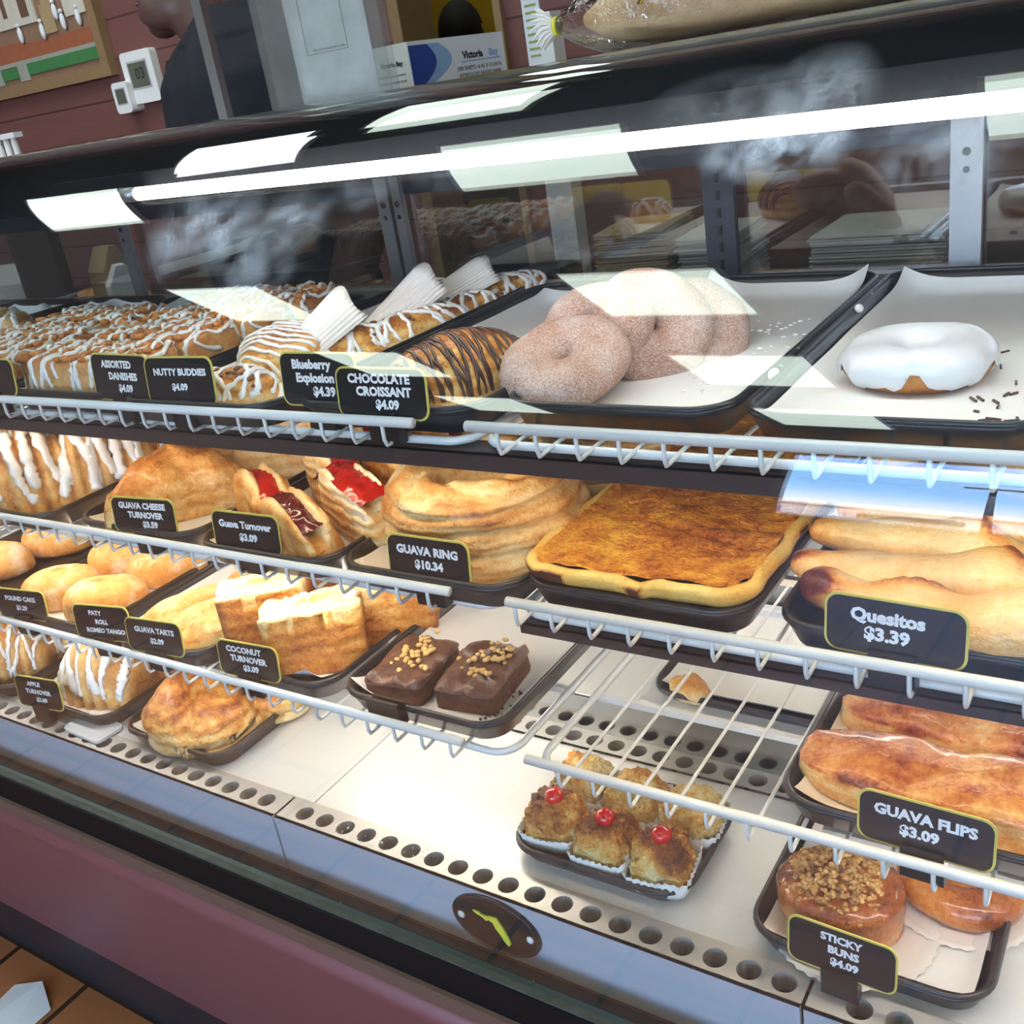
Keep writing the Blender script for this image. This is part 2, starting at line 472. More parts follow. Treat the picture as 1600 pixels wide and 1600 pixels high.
def pillow(rfn, side, dome, nu=48, amp=.0025, ns=40, seed=0, under=.9, lam=0, nl=3, e=1.0, fold=None, bakefn=None):
    """baked shape over a flat footprint: flat base, layered side wall, domed top"""
    prof = [(under * .5, 0), (under, 0), (under + (1 - under) * .7, side * .12), (1, side * .35), (1, side * .7), (.985, side)]
    nd = 8
    for k in range(1, nd):
        a = math.pi / 2 * k / nd
        prof.append((math.cos(a) ** e * .985, side + dome * math.sin(a) ** .9))
    H = side + dome
    verts, bake = [Vector((0, 0, 0))], [.2]
    for j, (s_, z) in enumerate(prof):
        for i in range(nu):
            u = 2 * math.pi * i / nu
            r_ = rfn(u) * s_
            p = Vector((r_ * math.cos(u), r_ * math.sin(u), z))
            if j >= 2:
                q = nz(p, ns, seed)
                d = amp * q + amp * .5 * nz(p, ns * 2.7, seed + 3)
                p += Vector((math.cos(u) * d * s_, math.sin(u) * d * s_, d * (1 if j > 5 else .2)))
                if lam and j < 7:
                    l = lam * math.sin(z / max(side, 1e-4) * nl * 6.28 + q * 2)
                    p.x += math.cos(u) * l
                    p.y += math.sin(u) * l
                if fold:
                    p.z += fold(p.x, p.y) * (0 if j < 5 else 1)
            verts.append(p)
            bake.append(bakefn(p, H) if bakefn else .12 + .5 * min(1, max(0, p.z / H)) + .22 * nz(p, ns * .6, seed + 8))
    verts.append(Vector((0, 0, H + (fold(0, 0) if fold else 0))))
    bake.append(.6)
    f = []
    n = len(prof)
    for i in range(nu):
        f.append((0, 1 + (i + 1) % nu, 1 + i))
        for j in range(n - 1):
            a = 1 + j * nu
            f.append((a + i, a + (i + 1) % nu, a + nu + (i + 1) % nu, a + nu + i))
        a = 1 + (n - 1) * nu
        f.append((a + i, a + (i + 1) % nu, len(verts) - 1))
    return verts, f, bake

def torus(Rm, rv, rh, nu=56, nv=18, amp=.002, ns=30, seed=0, a0=0, a1=360, off=0, wob=0):
    full = a1 - a0 >= 359.9
    v, b = [], []
    for i in range(nu):
        u = 2 * math.pi * i / nu
        dw = R(wob) * (math.sin(5 * u + seed) + .7 * math.sin(11 * u + 2 * seed) + .5 * math.sin(17 * u))
        for j in range(nv + (0 if full else 1)):
            t_ = R(a0) + (R(a1) - R(a0)) * j / nv
            if not full:
                t_ += dw * (1 - j / nv) * 1.0
            r_ = Rm + (rh + off) * math.cos(t_)
            p = Vector((r_ * math.cos(u), r_ * math.sin(u), (rv + off) * math.sin(t_)))
            d = amp * nz(p, ns, seed)
            p += Vector((math.cos(u) * math.cos(t_), math.sin(u) * math.cos(t_), math.sin(t_))) * d
            v.append(p)
            b.append(.5 + .3 * nz(p, 25, seed))
    m = nv if full else nv + 1
    f = []
    for i in range(nu):
        i2 = (i + 1) % nu
        for j in range(nv):
            j2 = (j + 1) % m
            f.append((i * m + j, i2 * m + j, i2 * m + j2, i * m + j2))
    return v, f, b

def bvh(v, f):
    return BVHTree.FromPolygons([tuple(p) for p in v], f)

def wrap_stripe(mb, tree, a, d, span, r, rnd, off=.0006, wob=.15, n=22, flat=.6):
    """ribbon of icing: rays from around a point A in the plane across direction D meet the surface"""
    d = d.normalized()
    up = Vector((0, 0, 1))
    sd = d.cross(up).normalized()
    pts, rs, ups = [], [], []
    ph = rnd.uniform(0, 6)
    for i in range(n + 1):
        an = R(span[0] + (span[1] - span[0]) * i / n)
        dr = sd * math.sin(an) + up * math.cos(an)
        c = a + d * (wob * .02 * math.sin(an * 2.3 + ph) + rnd.uniform(-1, 1) * wob * .004)
        h = tree.ray_cast(c + dr * .3, -dr, .32)
        if h[0] is None:
            continue
        if h[0].z < .001:
            continue
        pts.append(h[0] + h[1] * off)
        ups.append(h[1])
        rs.append(r * rnd.uniform(.7, 1.35))
    if len(pts) > 3:
        rs[0] *= .5
        rs[-1] *= .8
        mb.tube(pts, rs, 6, True, flat, ups)

def top_path(mb, tree, pts2, r, rnd, off=.0005, flat=.6, step=.003):
    """icing trail dropped from above along a plan path"""
    P_, rs, ups = [], [], []
    for (x0, y0), (x1, y1) in zip(pts2[:-1], pts2[1:]):
        L = math.hypot(x1 - x0, y1 - y0)
        k = max(1, int(L / step))
        for i in range(k):
            x, y = x0 + (x1 - x0) * i / k, y0 + (y1 - y0) * i / k
            h = tree.ray_cast(Vector((x, y, .5)), Vector((0, 0, -1)), .6)
            if h[0] is None or h[0].z < .002:
                if len(P_) > 3:
                    mb.tube(P_, rs, 6, True, flat, ups)
                P_, rs, ups = [], [], []
                continue
            P_.append(h[0] + h[1] * off)
            ups.append(h[1])
            rs.append(r * rnd.uniform(.75, 1.3))
    if len(P_) > 3:
        mb.tube(P_, rs, 6, True, flat, ups)

def copy_tree(o, parent=None):
    c = o.copy()
    C.objects.link(c)
    if parent is not None:
        c.parent = parent
    for ch in list(o.children):
        copy_tree(ch, c)
    return c

_tc = {}
def text_geo(s, size, bold):
    k = (s, size, bold)
    if k not in _tc:
        cu = bpy.data.curves.new('t', 'FONT')
        cu.body = s
        cu.size = size
        cu.align_x = 'CENTER'
        cu.align_y = 'CENTER'
        cu.offset = bold * size
        cu.resolution_u = 2
        ob = bpy.data.objects.new('t', cu)
        C.objects.link(ob)
        dg = bpy.context.evaluated_depsgraph_get()
        me = bpy.data.meshes.new_from_object(ob.evaluated_get(dg))
        _tc[k] = ([v.co.copy() for v in me.vertices], [tuple(p.vertices) for p in me.polygons])
        bpy.data.objects.remove(ob)
        bpy.data.curves.remove(cu)
        bpy.data.meshes.remove(me)
    return _tc[k]

def put_text(mb, s, size, x, z, y, bold=.03, sx=1.0):
    """text standing in the XZ plane facing -Y"""
    v, f = text_geo(s, size, bold)
    mb.add([Vector((p.x * sx + x, y, p.y + z)) for p in v], f)

# ================================================================== ROOM SHELL
def slab(name, x0, x1, y0, y1, z0, z1, mat, parent=None, kind='structure'):
    o = MB().box(x0, x1, y0, y1, z0, z1).obj(name, mat, parent, False)
    if parent is None:
        o['kind'] = kind
    return o

t = NT('quarry_tile')
v = t.coord(False)
mp = t.n('ShaderNodeMapping', Vector=v)
mp.inputs['Location'].default_value = (.065, .16, 0)
bt = t.n('ShaderNodeTexBrick', _offset=0.0, Vector=mp.outputs[0], Scale=1.0, Mortar__Size=.006)
bt.inputs['Brick Width'].default_value = .21
bt.inputs['Row Height'].default_value = .21
bt.inputs['Color1'].default_value = lin('#BD7748')
bt.inputs['Color2'].default_value = lin('#A6623A')
bt.inputs['Mortar'].default_value = lin('#2A211C')
n1 = t.noise(v, 9, 4)
col = t.mix(t.math('MULTIPLY', n1, .35), bt.outputs['Color'], lin('#7A5230'))
M['floor'] = pbr(t, col, .4, 0, .1, bt.outputs['Fac'], -.002, .8)

t = NT('maroon_planks')
v = t.coord(False)
sx = t.n('ShaderNodeSeparateXYZ', i0=v).outputs['Z']
fr = t.math('FRACT', t.math('MULTIPLY', sx, 9.5))
gr = t.math('LESS_THAN', fr, .05)
mp = t.n('ShaderNodeMapping', Vector=v)
mp.inputs['Scale'].default_value = (2, 2, 40)
n1 = t.noise(mp.outputs[0], 2, 4)
col = t.mix(n1, lin('#6B4541'), lin('#7D524C'))
col = t.mix(gr, col, lin('#4A2E2D'))
M['plank'] = pbr(t, col, .55, 0, 0, gr, -.004, .8)
M['ceil'] = plain('dark_ceiling', '#2B2724', .9, 0, .04, 60)
M['wallpaint'] = plain('painted_wall', '#8B6A5E', .7, 0, .04, 8)
M['concrete'] = plain('pale_paving', '#C9C6C2', .9, 0, .08, 1.5)

slab('floor', -5.2, 4, -5.7, 3, -.05, 0, 'floor')
slab('ceiling', -5.3, 4.1, -5.8, 3.1, 3.124, 3.17, 'ceil')
slab('wall_left', -5.3, -5.2, -5.8, 3, 0, 3.124, 'wallpaint')
slab('wall_right', 4, 4.1, -5.8, 3, 0, 3.124, 'wallpaint')
slab('wall_back', -5.2, -1.665, 1.6, 1.7, 0, 3.124, 'plank')
slab('wall_back', -1.385, 4, 1.6, 1.7, 0, 3.124, 'plank')
slab('wall_rear', -5.2, 4, 2.95, 3.05, 0, 3.124, 'yellowwall')
mb = MB()
mb.box(-5.2, -2.12, -5.7, -5.6, 0, 3.124).box(3.4, 4, -5.7, -5.6, 0, 3.124).box(-2.12, 3.4, -5.7, -5.6, 0, .92).box(-2.12, 3.4, -5.7, -5.6, 2.95, 3.124)
mb.obj('wall_front', 'wallpaint', None, False)['kind'] = 'structure'
wd = MB()
for x in (-2.12, -.29, 1.55, 3.35):
    wd.box(x, x + .05, -5.69, -5.61, .92, 2.95)
wd.box(-2.12, 3.4, -5.69, -5.61, .92, .97).box(-2.12, 3.4, -5.69, -5.61, 2.9, 2.95)
wf = wd.obj('window_1', 'alu', None, False)
wf['kind'] = 'structure'
for x in (-2.07, -.24, 1.6):
    MB().box(x, x + 1.76, -5.655, -5.649, .97, 2.9).obj('pane', 'pane', wf, False)
g = slab('pavement', -90, 90, -120, -5.7, -.06, -.02, 'concrete')

# outside, seen mirrored in the case glass
lp = thing('street_lamp', 'tall grey street lamp standing outside beyond the shop window', 'street lamp', (-3.9, -27, -.02))
MB().tube([(0, 0, 0), (0, 0, 2), (0, 0, 7)], [.16, .13, .08], 10).obj('pole', 'darkbase', lp)
MB().box(-.7, .7, -.12, .12, 7, 7.15).obj('lamp_head', 'darkbase', lp, False)
sb = thing('shop_building', 'low pale shop building across the car park outside', 'building', (2, -62, -.02))
MB().box(-34, 40, -6, 0, 0, 4.6).obj('wall', plain('pale_render', '#E3D6CC', .8), sb, False)
MB().box(-34.5, 40.5, -6.3, .3, 4.6, 5.2).obj('roof', 'trimbrown', sb, False)
for k in range(6):
    MB().box(-30 + 12 * k, -24 + 12 * k, -.02, .05, .8, 3.2).obj('window', 'darkbase', sb, False)

# ceiling lights (two-by-two panels), then fill panels added out of view
mbp = MB().box(-.285, .285, -.285, .285, -.012, -.008)
mbf = MB()
for a in ((-.3, .3, -.3, -.285), (-.3, .3, .285, .3), (-.3, -.285, -.285, .285), (.285, .3, -.285, .285)):
    mbf.box(*a, -.016, 0)
def panel(x, y, mat, where):
    p = thing('ceiling_or_fill_light', where, 'ceiling light', (x, y, 3.124), group='square ceiling light panels')
    mbf.obj('frame', 'white', p, False)
    mbp.obj('diffuser', mat, p, False)
rows = [.125, -1.503, -2.713, -3.911]
rn = ['first row, almost over the display case', 'second row from the display case', 'third row from the display case', 'fourth row, nearest the shop window']
for i, y in enumerate(rows):
    panel(-1.548, y - .3, 'panel', 'square ceiling light panel, %s, middle column' % rn[i])
    panel(-3.588, y - .3, 'panel', 'square ceiling light panel, %s, column by left wall' % rn[i])
panel(-.13, -.175, 'panel', 'square ceiling light panel over the glazed doughnut end of the case')
panel(-2.70, .53, 'panelwhite', 'bright white ceiling light panel over the server behind the case')
panel(-1.89, .956, 'panel', 'square ceiling light panel behind the case near the plank wall')
for i, y in enumerate((.1, -1.5, -2.7, -3.9)):  # fill panels added out of view to raise the room light
    for j, x in enumerate((1.45, 2.7)):
        panel(x, y - .3, 'panel', 'added fill light panel, unseen, %s, %s' % (('row by the case', 'second row out', 'third row out', 'row by the window')[i], ('right of the case end', 'column by the right wall')[j]))
panel(-2.0, 2.3, 'panel', 'added fill light panel, unseen, brightening the mustard wall behind')  # panel added to light the otherwise black alcove

# ================================================================== DISPLAY CASE
Z1, Z2, Z3, ZD = 1.1043, .9600, .80725, .65
XL, XR = -2.25, .62
case = thing('display_case', 'long curved glass bakery display case with maroon wooden base', 'display case', (0, 0, 0))
# glass outline: nearly upright sheet that bends over into the top
th0, za, kn = R(4.2313), 1.07656, [math.log(k) for k in (.073, .686, .287, .109, .122)]
prof = []
for i in range(6):
    u_ = i / 5
    prof.append((-.0385 + .0085 * u_ ** 1.3, .600 + (za - .600) * u_, R(1.0) + (th0 - R(1.0)) * u_ ** 3))
y, z, N = -.03, za, 400
dth = (R(89) - th0) / N
for i in range(N):
    th = th0 + dth * i
    q = (th - th0) / (R(89) - th0) * 4
    k = min(3, int(q))
    rad = math.exp(kn[k] + (kn[k + 1] - kn[k]) * (q - k))
    y += rad * math.sin(th) * dth
    z += rad * math.cos(th) * dth
    if i % 8 == 7 or i == N - 1:
        prof.append((y, z, th + dth))
def glass_sheet(x0, x1):
    th_ = .005
    n = len(prof)
    v, f, mi = [], [], []
    for x in (x0, x1):
        for (y_, z_, a) in prof:
            v.append((x, y_, z_))
        for (y_, z_, a) in prof:
            v.append((x, y_ + th_ * math.cos(a), z_ - th_ * math.sin(a)))
    m = 2 * n
    for i in range(n - 1):
        f.append((i, m + i, m + i + 1, i + 1)); mi.append(0)
        f.append((n + i, n + i + 1, m + n + i + 1, m + n + i)); mi.append(0)
    k = len(v)
    v += v[:]          # the rims keep their own corners so the faces shade flat up to the edge
    for i in range(n - 1):
        f.append((k + i, k + i + 1, k + n + i + 1, k + n + i)); mi.append(1)
        f.append((k + m + i, k + m + n + i, k + m + n + i + 1, k + m + i + 1)); mi.append(1)
    f.append((k, k + n, k + m + n, k + m)); mi.append(1)
    f.append((k + n - 1, k + m + n - 1, k + m + 2 * n - 1, k + 2 * n - 1)); mi.append(1)
    return link('front_glass', v, f, None, case, True, None, [M['glass'], M['gedge']], mi)
gs = glass_sheet(-1.42, XR)
glass_sheet(XL, -1.424)

def part(name, mat, *boxes, parent=None, smooth=False):
    m_ = MB()
    for b_ in boxes:
        m_.box(*b_)
    return m_.obj(name, mat, parent or case, smooth)

part('kick_base', 'darkbase', (XL, XR, .05, .5, 0, .115))
v = [(x, y_, z_) for x in (XL, XR) for (y_, z_) in ((-.052, .506), (.045, .115), (.5, .115), (.5, .506))]
link('front_panel', v, [(0, 1, 5, 4), (1, 2, 6, 5), (2, 3, 7, 6), (3, 0, 4, 7), (0, 3, 2, 1), (4, 5, 6, 7)], 'red', case, False)
mb = MB()
ring = lambda x: [(x, -.052 - .008 * math.sin(math.pi * k / 8), .506 + .032 * k / 8) for k in range(9)] + [(x, -.01, .538), (x, -.01, .506)]
mb.add(*loft([ring(XL), ring(XR)]))
mb.obj('rounded_trim', 'red', case, True)
part('brown_strip', 'trimbrown', (XL, XR, -.053, -.005, .538, .5575))
part('sill', plain('black_sill', '#0B0B0D', .6, 0, .3, 30, 0, .0005, .3, .25), (XL, XR, -.048, -.032, .5575, .597), (XL, XR, -.032, .0, .556, .571))
part('sill_lip', plain('grimy_seal', '#55554C', .8, 0, .4, 60, 0, .001, .5, .1), (XL, XR, -.0455, -.0325, .597, .5998))
part('apron', 'apron', (XL, -.8015, .0, .004, .575, .65), (-.7985, -.2115, .0, .004, .575, .65), (-.2085, XR, .0, .004, .575, .65))

def holes(name, x0, x1, y0, y1, z, pitch, rad, first, mat, skip=()):
    m_ = MB()
    yc = (y0 + y1) / 2
    xs, x = [], first
    while x + pitch / 2 <= x1:
        if x - pitch / 2 >= x0:
            xs.append(x)
        x += pitch
    n = 20
    cur = x0
    for x in xs:
        a, b_ = x - pitch / 2, x + pitch / 2
        if a > cur + 1e-4:
            m_.add([(cur, y0, z), (a, y0, z), (a, y1, z), (cur, y1, z)], [(0, 1, 2, 3)])
        cur = b_
        ci = [(x + rad * math.cos(2 * math.pi * k / n), yc + rad * math.sin(2 * math.pi * k / n)) for k in range(n)]
        sq = []
        for k in range(n):
            c_, s_ = math.cos(2 * math.pi * k / n), math.sin(2 * math.pi * k / n)
            q = min((pitch / 2) / max(abs(c_), 1e-6), ((y1 - y0) / 2) / max(abs(s_), 1e-6))
            sq.append((x + c_ * q, yc + s_ * q))
        v_ = [(p[0], p[1], z) for p in sq] + [(p[0], p[1], z) for p in ci] + [(p[0], p[1], z - .02) for p in ci]
        f_ = []
        for k in range(n):
            k2 = (k + 1) % n
            f_ += [(k, k2, n + k2, n + k), (n + k, n + k2, 2 * n + k2, 2 * n + k)]
        # square corners missed by the fan
        for k in range(n):
            k2 = (k + 1) % n
            if abs(abs(sq[k][0] - x) - pitch / 2) < 1e-6 and abs(abs(sq[k2][1] - yc) - (y1 - y0) / 2) < 1e-6 or abs(abs(sq[k2][0] - x) - pitch / 2) < 1e-6 and abs(abs(sq[k][1] - yc) - (y1 - y0) / 2) < 1e-6:
                cx = a if min(sq[k][0], sq[k2][0]) <= a + 1e-6 else b_
                cy = y0 if min(sq[k][1], sq[k2][1]) <= y0 + 1e-6 else y1
                v_.append((cx, cy, z))
                f_.append((k, len(v_) - 1, k2))
        m_.add(v_, f_)
    if cur < x1:
        m_.add([(cur, y0, z), (x1, y0, z), (x1, y1, z), (cur, y1, z)], [(0, 1, 2, 3)])
    return m_.obj(name, mat, case, False)
hx = -25.21 * .0299 * .92 / .92
FP = .02992
h0 = -.7685
holes('air_grille', XL, -.8015, .0, .037, .65, FP, .0104, h0 - 2 * FP - 45 * FP, 'grille')
holes('air_grille', -.7985, -.2115, .0, .037, .65, FP, .0104, h0, 'grille')
holes('air_grille', -.2085, XR, .0, .037, .65, FP, .0104, h0 + 20 * FP, 'grille')
part('grille_well', 'darkbase', (XL, XR, .006, .036, .60, .628))
holes('rear_grille', -1.4, .2, .232, .262, .652, .0275, .0098, -1.38, 'grille')
part('rear_grille_well', 'darkbase', (-1.4, .2, .234, .26, .60, .63))
for (a, b_) in ((XL, -1.3605), (-1.3595, -.773), (-.7715, -.185), (-.1835, XR)):
    part('deck_pan', 'steel', (a, b_, .037, .232, .642, .6485))
part('back_baffle', 'mirror', (XL, XR, .262, .266, .645, .70))
part('rear_ledge', 'steel', (XL, XR, .262, .515, .698, .702))
part('back_panel', plain('grey_back_panel', '#8C8D89', .5), (XL, XR, .512, .52, .70, 1.108))
part('rear_sill', 'alu', (XL, XR, .488, .518, 1.10, 1.118))
part('rear_header', 'darkalu', (XL, XR, .492, .512, 1.238, 1.262))
part('upper_back_panel', 'velvet', (XL, XR, .5, .512, 1.262, 1.35))
part('top_panel', 'velvet', (XL, XR, .2, .56, 1.346, 1.3562))
part('added_bounce_sheet', 'steel', (XL, XR, .2, .56, 1.3562, 1.3572))  # pale sheet added to bounce light up under the loaf
part('end_panel', 'black', (XL - .02, XL, -.08, .55, 0, 1.36))
part('end_panel', 'black', (XR, XR + .02, -.08, .55, 0, 1.36))
part('lamp_housing', 'velvet', (-1.04, .5, .128, .142, 1.296, 1.322))
for x, wv, mt in ((-1.425, .022, 'alu'), (-.885, .020, 'alu'), (-.862, .014, 'alu'), (-.432, .034, 'darkalu'), (-.19, .028, 'alu'), (.3, .028, 'alu'), (-1.95, .022, 'alu')):
    o = part('mullion', mt, (x - wv / 2, x + wv / 2, .484, .493, 1.118, 1.262))
    if mt == 'darkalu':
        part('slot', 'black', *[(x - .002, x + .002, .482, .4845, 1.13 + .018 * k, 1.14 + .018 * k) for k in range(6)], parent=o)
    else:
        MB().ball((x, .483, 1.228), .004, 8, 5, (1, .4, 1)).ball((x, .483, 1.212), .003, 8, 5, (1, .4, 1)).obj('screw', 'darkalu', o)
for x0, x1, yy in ((XL, -1.43, .498), (-1.42, -.875, .504), (-.87, -.432, .498), (-.43, -.19, .504), (-.19, XR, .498)):
    part('rear_door', 'rearglass', (x0, x1, yy, yy + .004, 1.118, 1.24))
# main lamp
MB().tube([(-.876, .113, 1.3035), (.5, .113, 1.2905)], .0062, 14).obj('lamp_tube', 'led', case)
MB().tube([(-.906, .113, 1.3038), (-.876, .113, 1.3035)], .0070, 14).obj('lamp_socket', 'alu', case)
# valance lights beneath the front of the shelves
def valance(x0, x1, z, h):
    o = part('light_valance', plain('dark_valance', '#3C3333', .3), (x0, x1, .014, .0165, z - h, z - .006), (x0, x1, .014, .040, z - .0075, z - .006))
    MB().tube([(x0 + .01, .027, z - .0112), (x1 - .01, .027, z - .0112)], .0034, 8).obj('valance_tube', 'warmled', o)
valance(-1.70, XR, Z1, .0205)
valance(-.43, XR, Z2, .0155)
def slim(x0, x1, y, z, mt, r_=.005):
    o = part('strip_or_fill_holder', 'wire', (x0, x1, y - .007, y + .007, z + r_, z + r_ + .004))
    MB().tube([(x0 + .005, y, z), (x1 - .005, y, z)], r_, 8).obj('strip_or_fill_lamp', mt, o)
slim(-1.7, -.58, .05, Z2 - .014, 'slimled')
slim(-1.7, -.76, .045, Z3 - .014, 'led')
slim(-.20, .4, .045, Z3 - .014, 'led')
slim(-.84, -.51, .16, Z3 - .016, 'slimled')  # fill lamp added, hidden by the trays, to brighten the deck
slim(-1.7, -.5, .445, Z2 - .016, 'slimled')  # rear fill strip, added to lift the dark back of the lowest shelf
slim(-.41, .3, .445, Z2 - .016, 'slimled')  # right half of the added rear fill
# oval name plate on the apron
def oval(ax, az, cx, cz, y0, y1, n=40):
    v_ = [(cx + ax * math.cos(2 * math.pi * k / n), yy, cz + az * math.sin(2 * math.pi * k / n)) for yy in (y0, y1) for k in range(n)]
    f_ = [tuple(range(n)), tuple(range(2 * n - 1, n - 1, -1))] + [(k, n + k, n + (k + 1) % n, (k + 1) % n) for k in range(n)]
    return v_, f_
np_ = MB().add(*oval(.051, .034, -.507, .6145, 0, -.003)).obj('name_plate', plain('worn_plate', '#17181B', .4, .1, .6, 160, 0, .0008, .6), case, False)
mb = MB().add(*oval(.051, .034, -.507, .6145, -.003, -.0036))
k = len(mb.f)
MB().tube([(-.507 + .049 * math.cos(q * math.pi / 20), -.0035, .6145 + .032 * math.sin(q * math.pi / 20)) for q in range(41)], .001, 5).obj('plate_rim', 'darkalu', np_)
fl = [(-.531, .627), (-.524, .6275), (-.521, .625), (-.515, .625), (-.511, .6265), (-.503, .6275), (-.500, .622), (-.4955, .614), (-.492, .6055), (-.491, .599), (-.494, .5955), (-.498, .600), (-.5015, .607), (-.506, .613), (-.508, .619), (-.5125, .6215), (-.516, .619), (-.520, .6225), (-.527, .6245)]
n = len(fl)
link('peninsula_emblem', [(x, yy, z_) for yy in (-.003, -.0045) for x, z_ in fl], [tuple(range(2 * n - 1, n - 1, -1))] + [(k, n + k, n + (k + 1) % n, (k + 1) % n) for k in range(n)], plain('yellow_emblem', '#F0E84A', .5), np_, False)
for x in (-.547, -.467):
    MB().ball((x, -.0035, .6145), .0042, 10, 6, (1, .5, 1)).obj('rivet', 'white', np_)

# ------------------------------------------------------------------ wire shelves
PITCH = .0325
def shelf(x0, x1, z, first, label, y1=.47):
    s = thing('wire_shelf', label, 'shelf', (0, 0, z), group='white wire shelves')
    fr = MB().tube([(x0, 0, .021), (x1, 0, .021)], .0042, 10)
    fr.obj('front_rail', 'wire', s)
    e0, e1 = x0 - .028 if x0 < -1 else x0 + .0, x1 + .032 if x1 < 0 else x1 + .03
    if x0 > -1:
        e0 = x0 - .006
    loop = [(p[0], p[1], -.001) for p in rrect(e0, e1, .022, y1, .022, 6)]
    loop.append(loop[0])
    MB().tube(loop, .0036, 8, False).obj('frame', 'wire', s)
    MB().box(e0, e1, .133, .139, -.0085, -.002).box(e0, e1, .33, .336, -.0085, -.002).obj('support_bar', 'wire', s, False)
    proto = None
    x = first
    while x - PITCH > x0:
        x -= PITCH
    while x < x1 + .001:
        if proto is None:
            proto = MB().tube([(0, -.001, .021), (0, -.0015, .006), (0, .0005, .0012), (0, .005, .001), (0, .03, .002), (0, y1, .002)], .0017, 6).obj('wire', 'wire', s)
            proto.location.x = x
        else:
            c = proto.copy()
            C.objects.link(c)
            c.parent = s
            c.location.x = x
        x += PITCH
    return s
XA0 = -1.76
shelf(XA0, -.487, Z1, -31.92 * PITCH, 'long left section of the top white wire shelf, under the nut bars and croissant')
shelf(-.437, .5, Z1, -11.62 * PITCH, 'right section of the top white wire shelf, under the doughnut trays')
shelf(XA0, -.484, Z2, -32.6 * PITCH, 'long left section of the middle white wire shelf, under the guava turnovers and guava ring')
shelf(-.428, .5, Z2, -12.95 * PITCH, 'right section of the middle white wire shelf, under the orange pie sheet')
shelf(XA0, -.503, Z3, -37.92 * PITCH, 'long left section of the lowest white wire shelf, under the brownies')
shelf(-.437, .5, Z3, -11.48 * PITCH, 'right section of the lowest white wire shelf, partly bare, above the cherry macaroons')

# ================================================================== TRAYS, PAPERS, PRICE CARDS
B1, B2, B3, BD = Z1 + .0089, Z2 + .0089, Z3 + .0089, .6551
def tray(x0, x1, y0, y1, z, label, mat='tray', h=.021, paper=None, curls=()):
    """plastic display tray; z is the plane it stands on"""
    w_, d_ = x1 - x0, y1 - y0
    t_ = thing('serving_tray', label, 'tray', ((x0 + x1) / 2, (y0 + y1) / 2, z), group='plastic serving trays')
    rings = []
    for ins, zz in ((.016, 0), (.010, .0), (.003, h * .75), (.0, h - .002), (.0005, h), (.003, h + .0012), (.006, h), (.0075, h - .003), (.013, .005), (.017, .003)):
        rings.append([(x, y, zz) for x, y in rrect(-w_ / 2 + ins, w_ / 2 - ins, -d_ / 2 + ins, d_ / 2 - ins, max(.034 - ins, .01), 7)])
    MB().add(*loft(rings)).obj('pan', mat, t_)
    MB().tube([(p[0], p[1], h + .0006) for p in rrect(-w_ / 2 + .003, w_ / 2 - .003, -d_ / 2 + .003, d_ / 2 - .003, .031, 7)] + [(w_ / 2 - .003, d_ / 2 - .034, h + .0006)], .0026, 6, False).obj('rim', mat, t_)
    if paper:
        sheet((x0 + x1) / 2, (y0 + y1) / 2, w_ - .026, d_ - .024, z + .0034, paper, curls)
    return t_

def sheet(cx, cy, w_, d_, z, label, curls=(), rz=0, mat='paper', name='parchment_sheet', cat='paper'):
    nx, ny = 22, 44
    v, f = [], []
    sd = cx * 7 + cy * 3
    for j in range(ny + 1):
        for i in range(nx + 1):
            x, y = (i / nx - .5) * w_, (j / ny - .5) * d_
            zz = .0006 + .0006 * (1 + nz((x, y, 0), 22, sd))
            e_ = min(w_ / 2 - abs(x), d_ / 2 - abs(y))
            if e_ < .012:
                zz += (.012 - e_) * .55
            c_ = math.hypot(max(0, abs(x) - (w_ / 2 - .028)), max(0, abs(y) - (d_ / 2 - .028)))
            if c_ > .016:      # sheet corners tuck up inside the rounded tray corner
                x *= 1 - (c_ - .016) * .5
                y *= 1 - (c_ - .016) * .3
                zz += (c_ - .016) * .4
            for (qx, qy, am) in curls:
                dx, dy = x - qx * w_ / 2, y - qy * d_ / 2
                q = max(0, 1 - math.hypot(dx, dy) / .05)
                zz += am * q * q
            v.append((x, y, zz))
    for j in range(ny):
        for i in range(nx):
            a = j * (nx + 1) + i
            f.append((a, a + 1, a + nx + 2, a + nx + 1))
    o = link(name, v, f, mat, None, True, loc=(cx, cy, z))
    o.rotation_euler.z = rz
    return tag(o, label, cat, 'parchment sheets lining the trays')

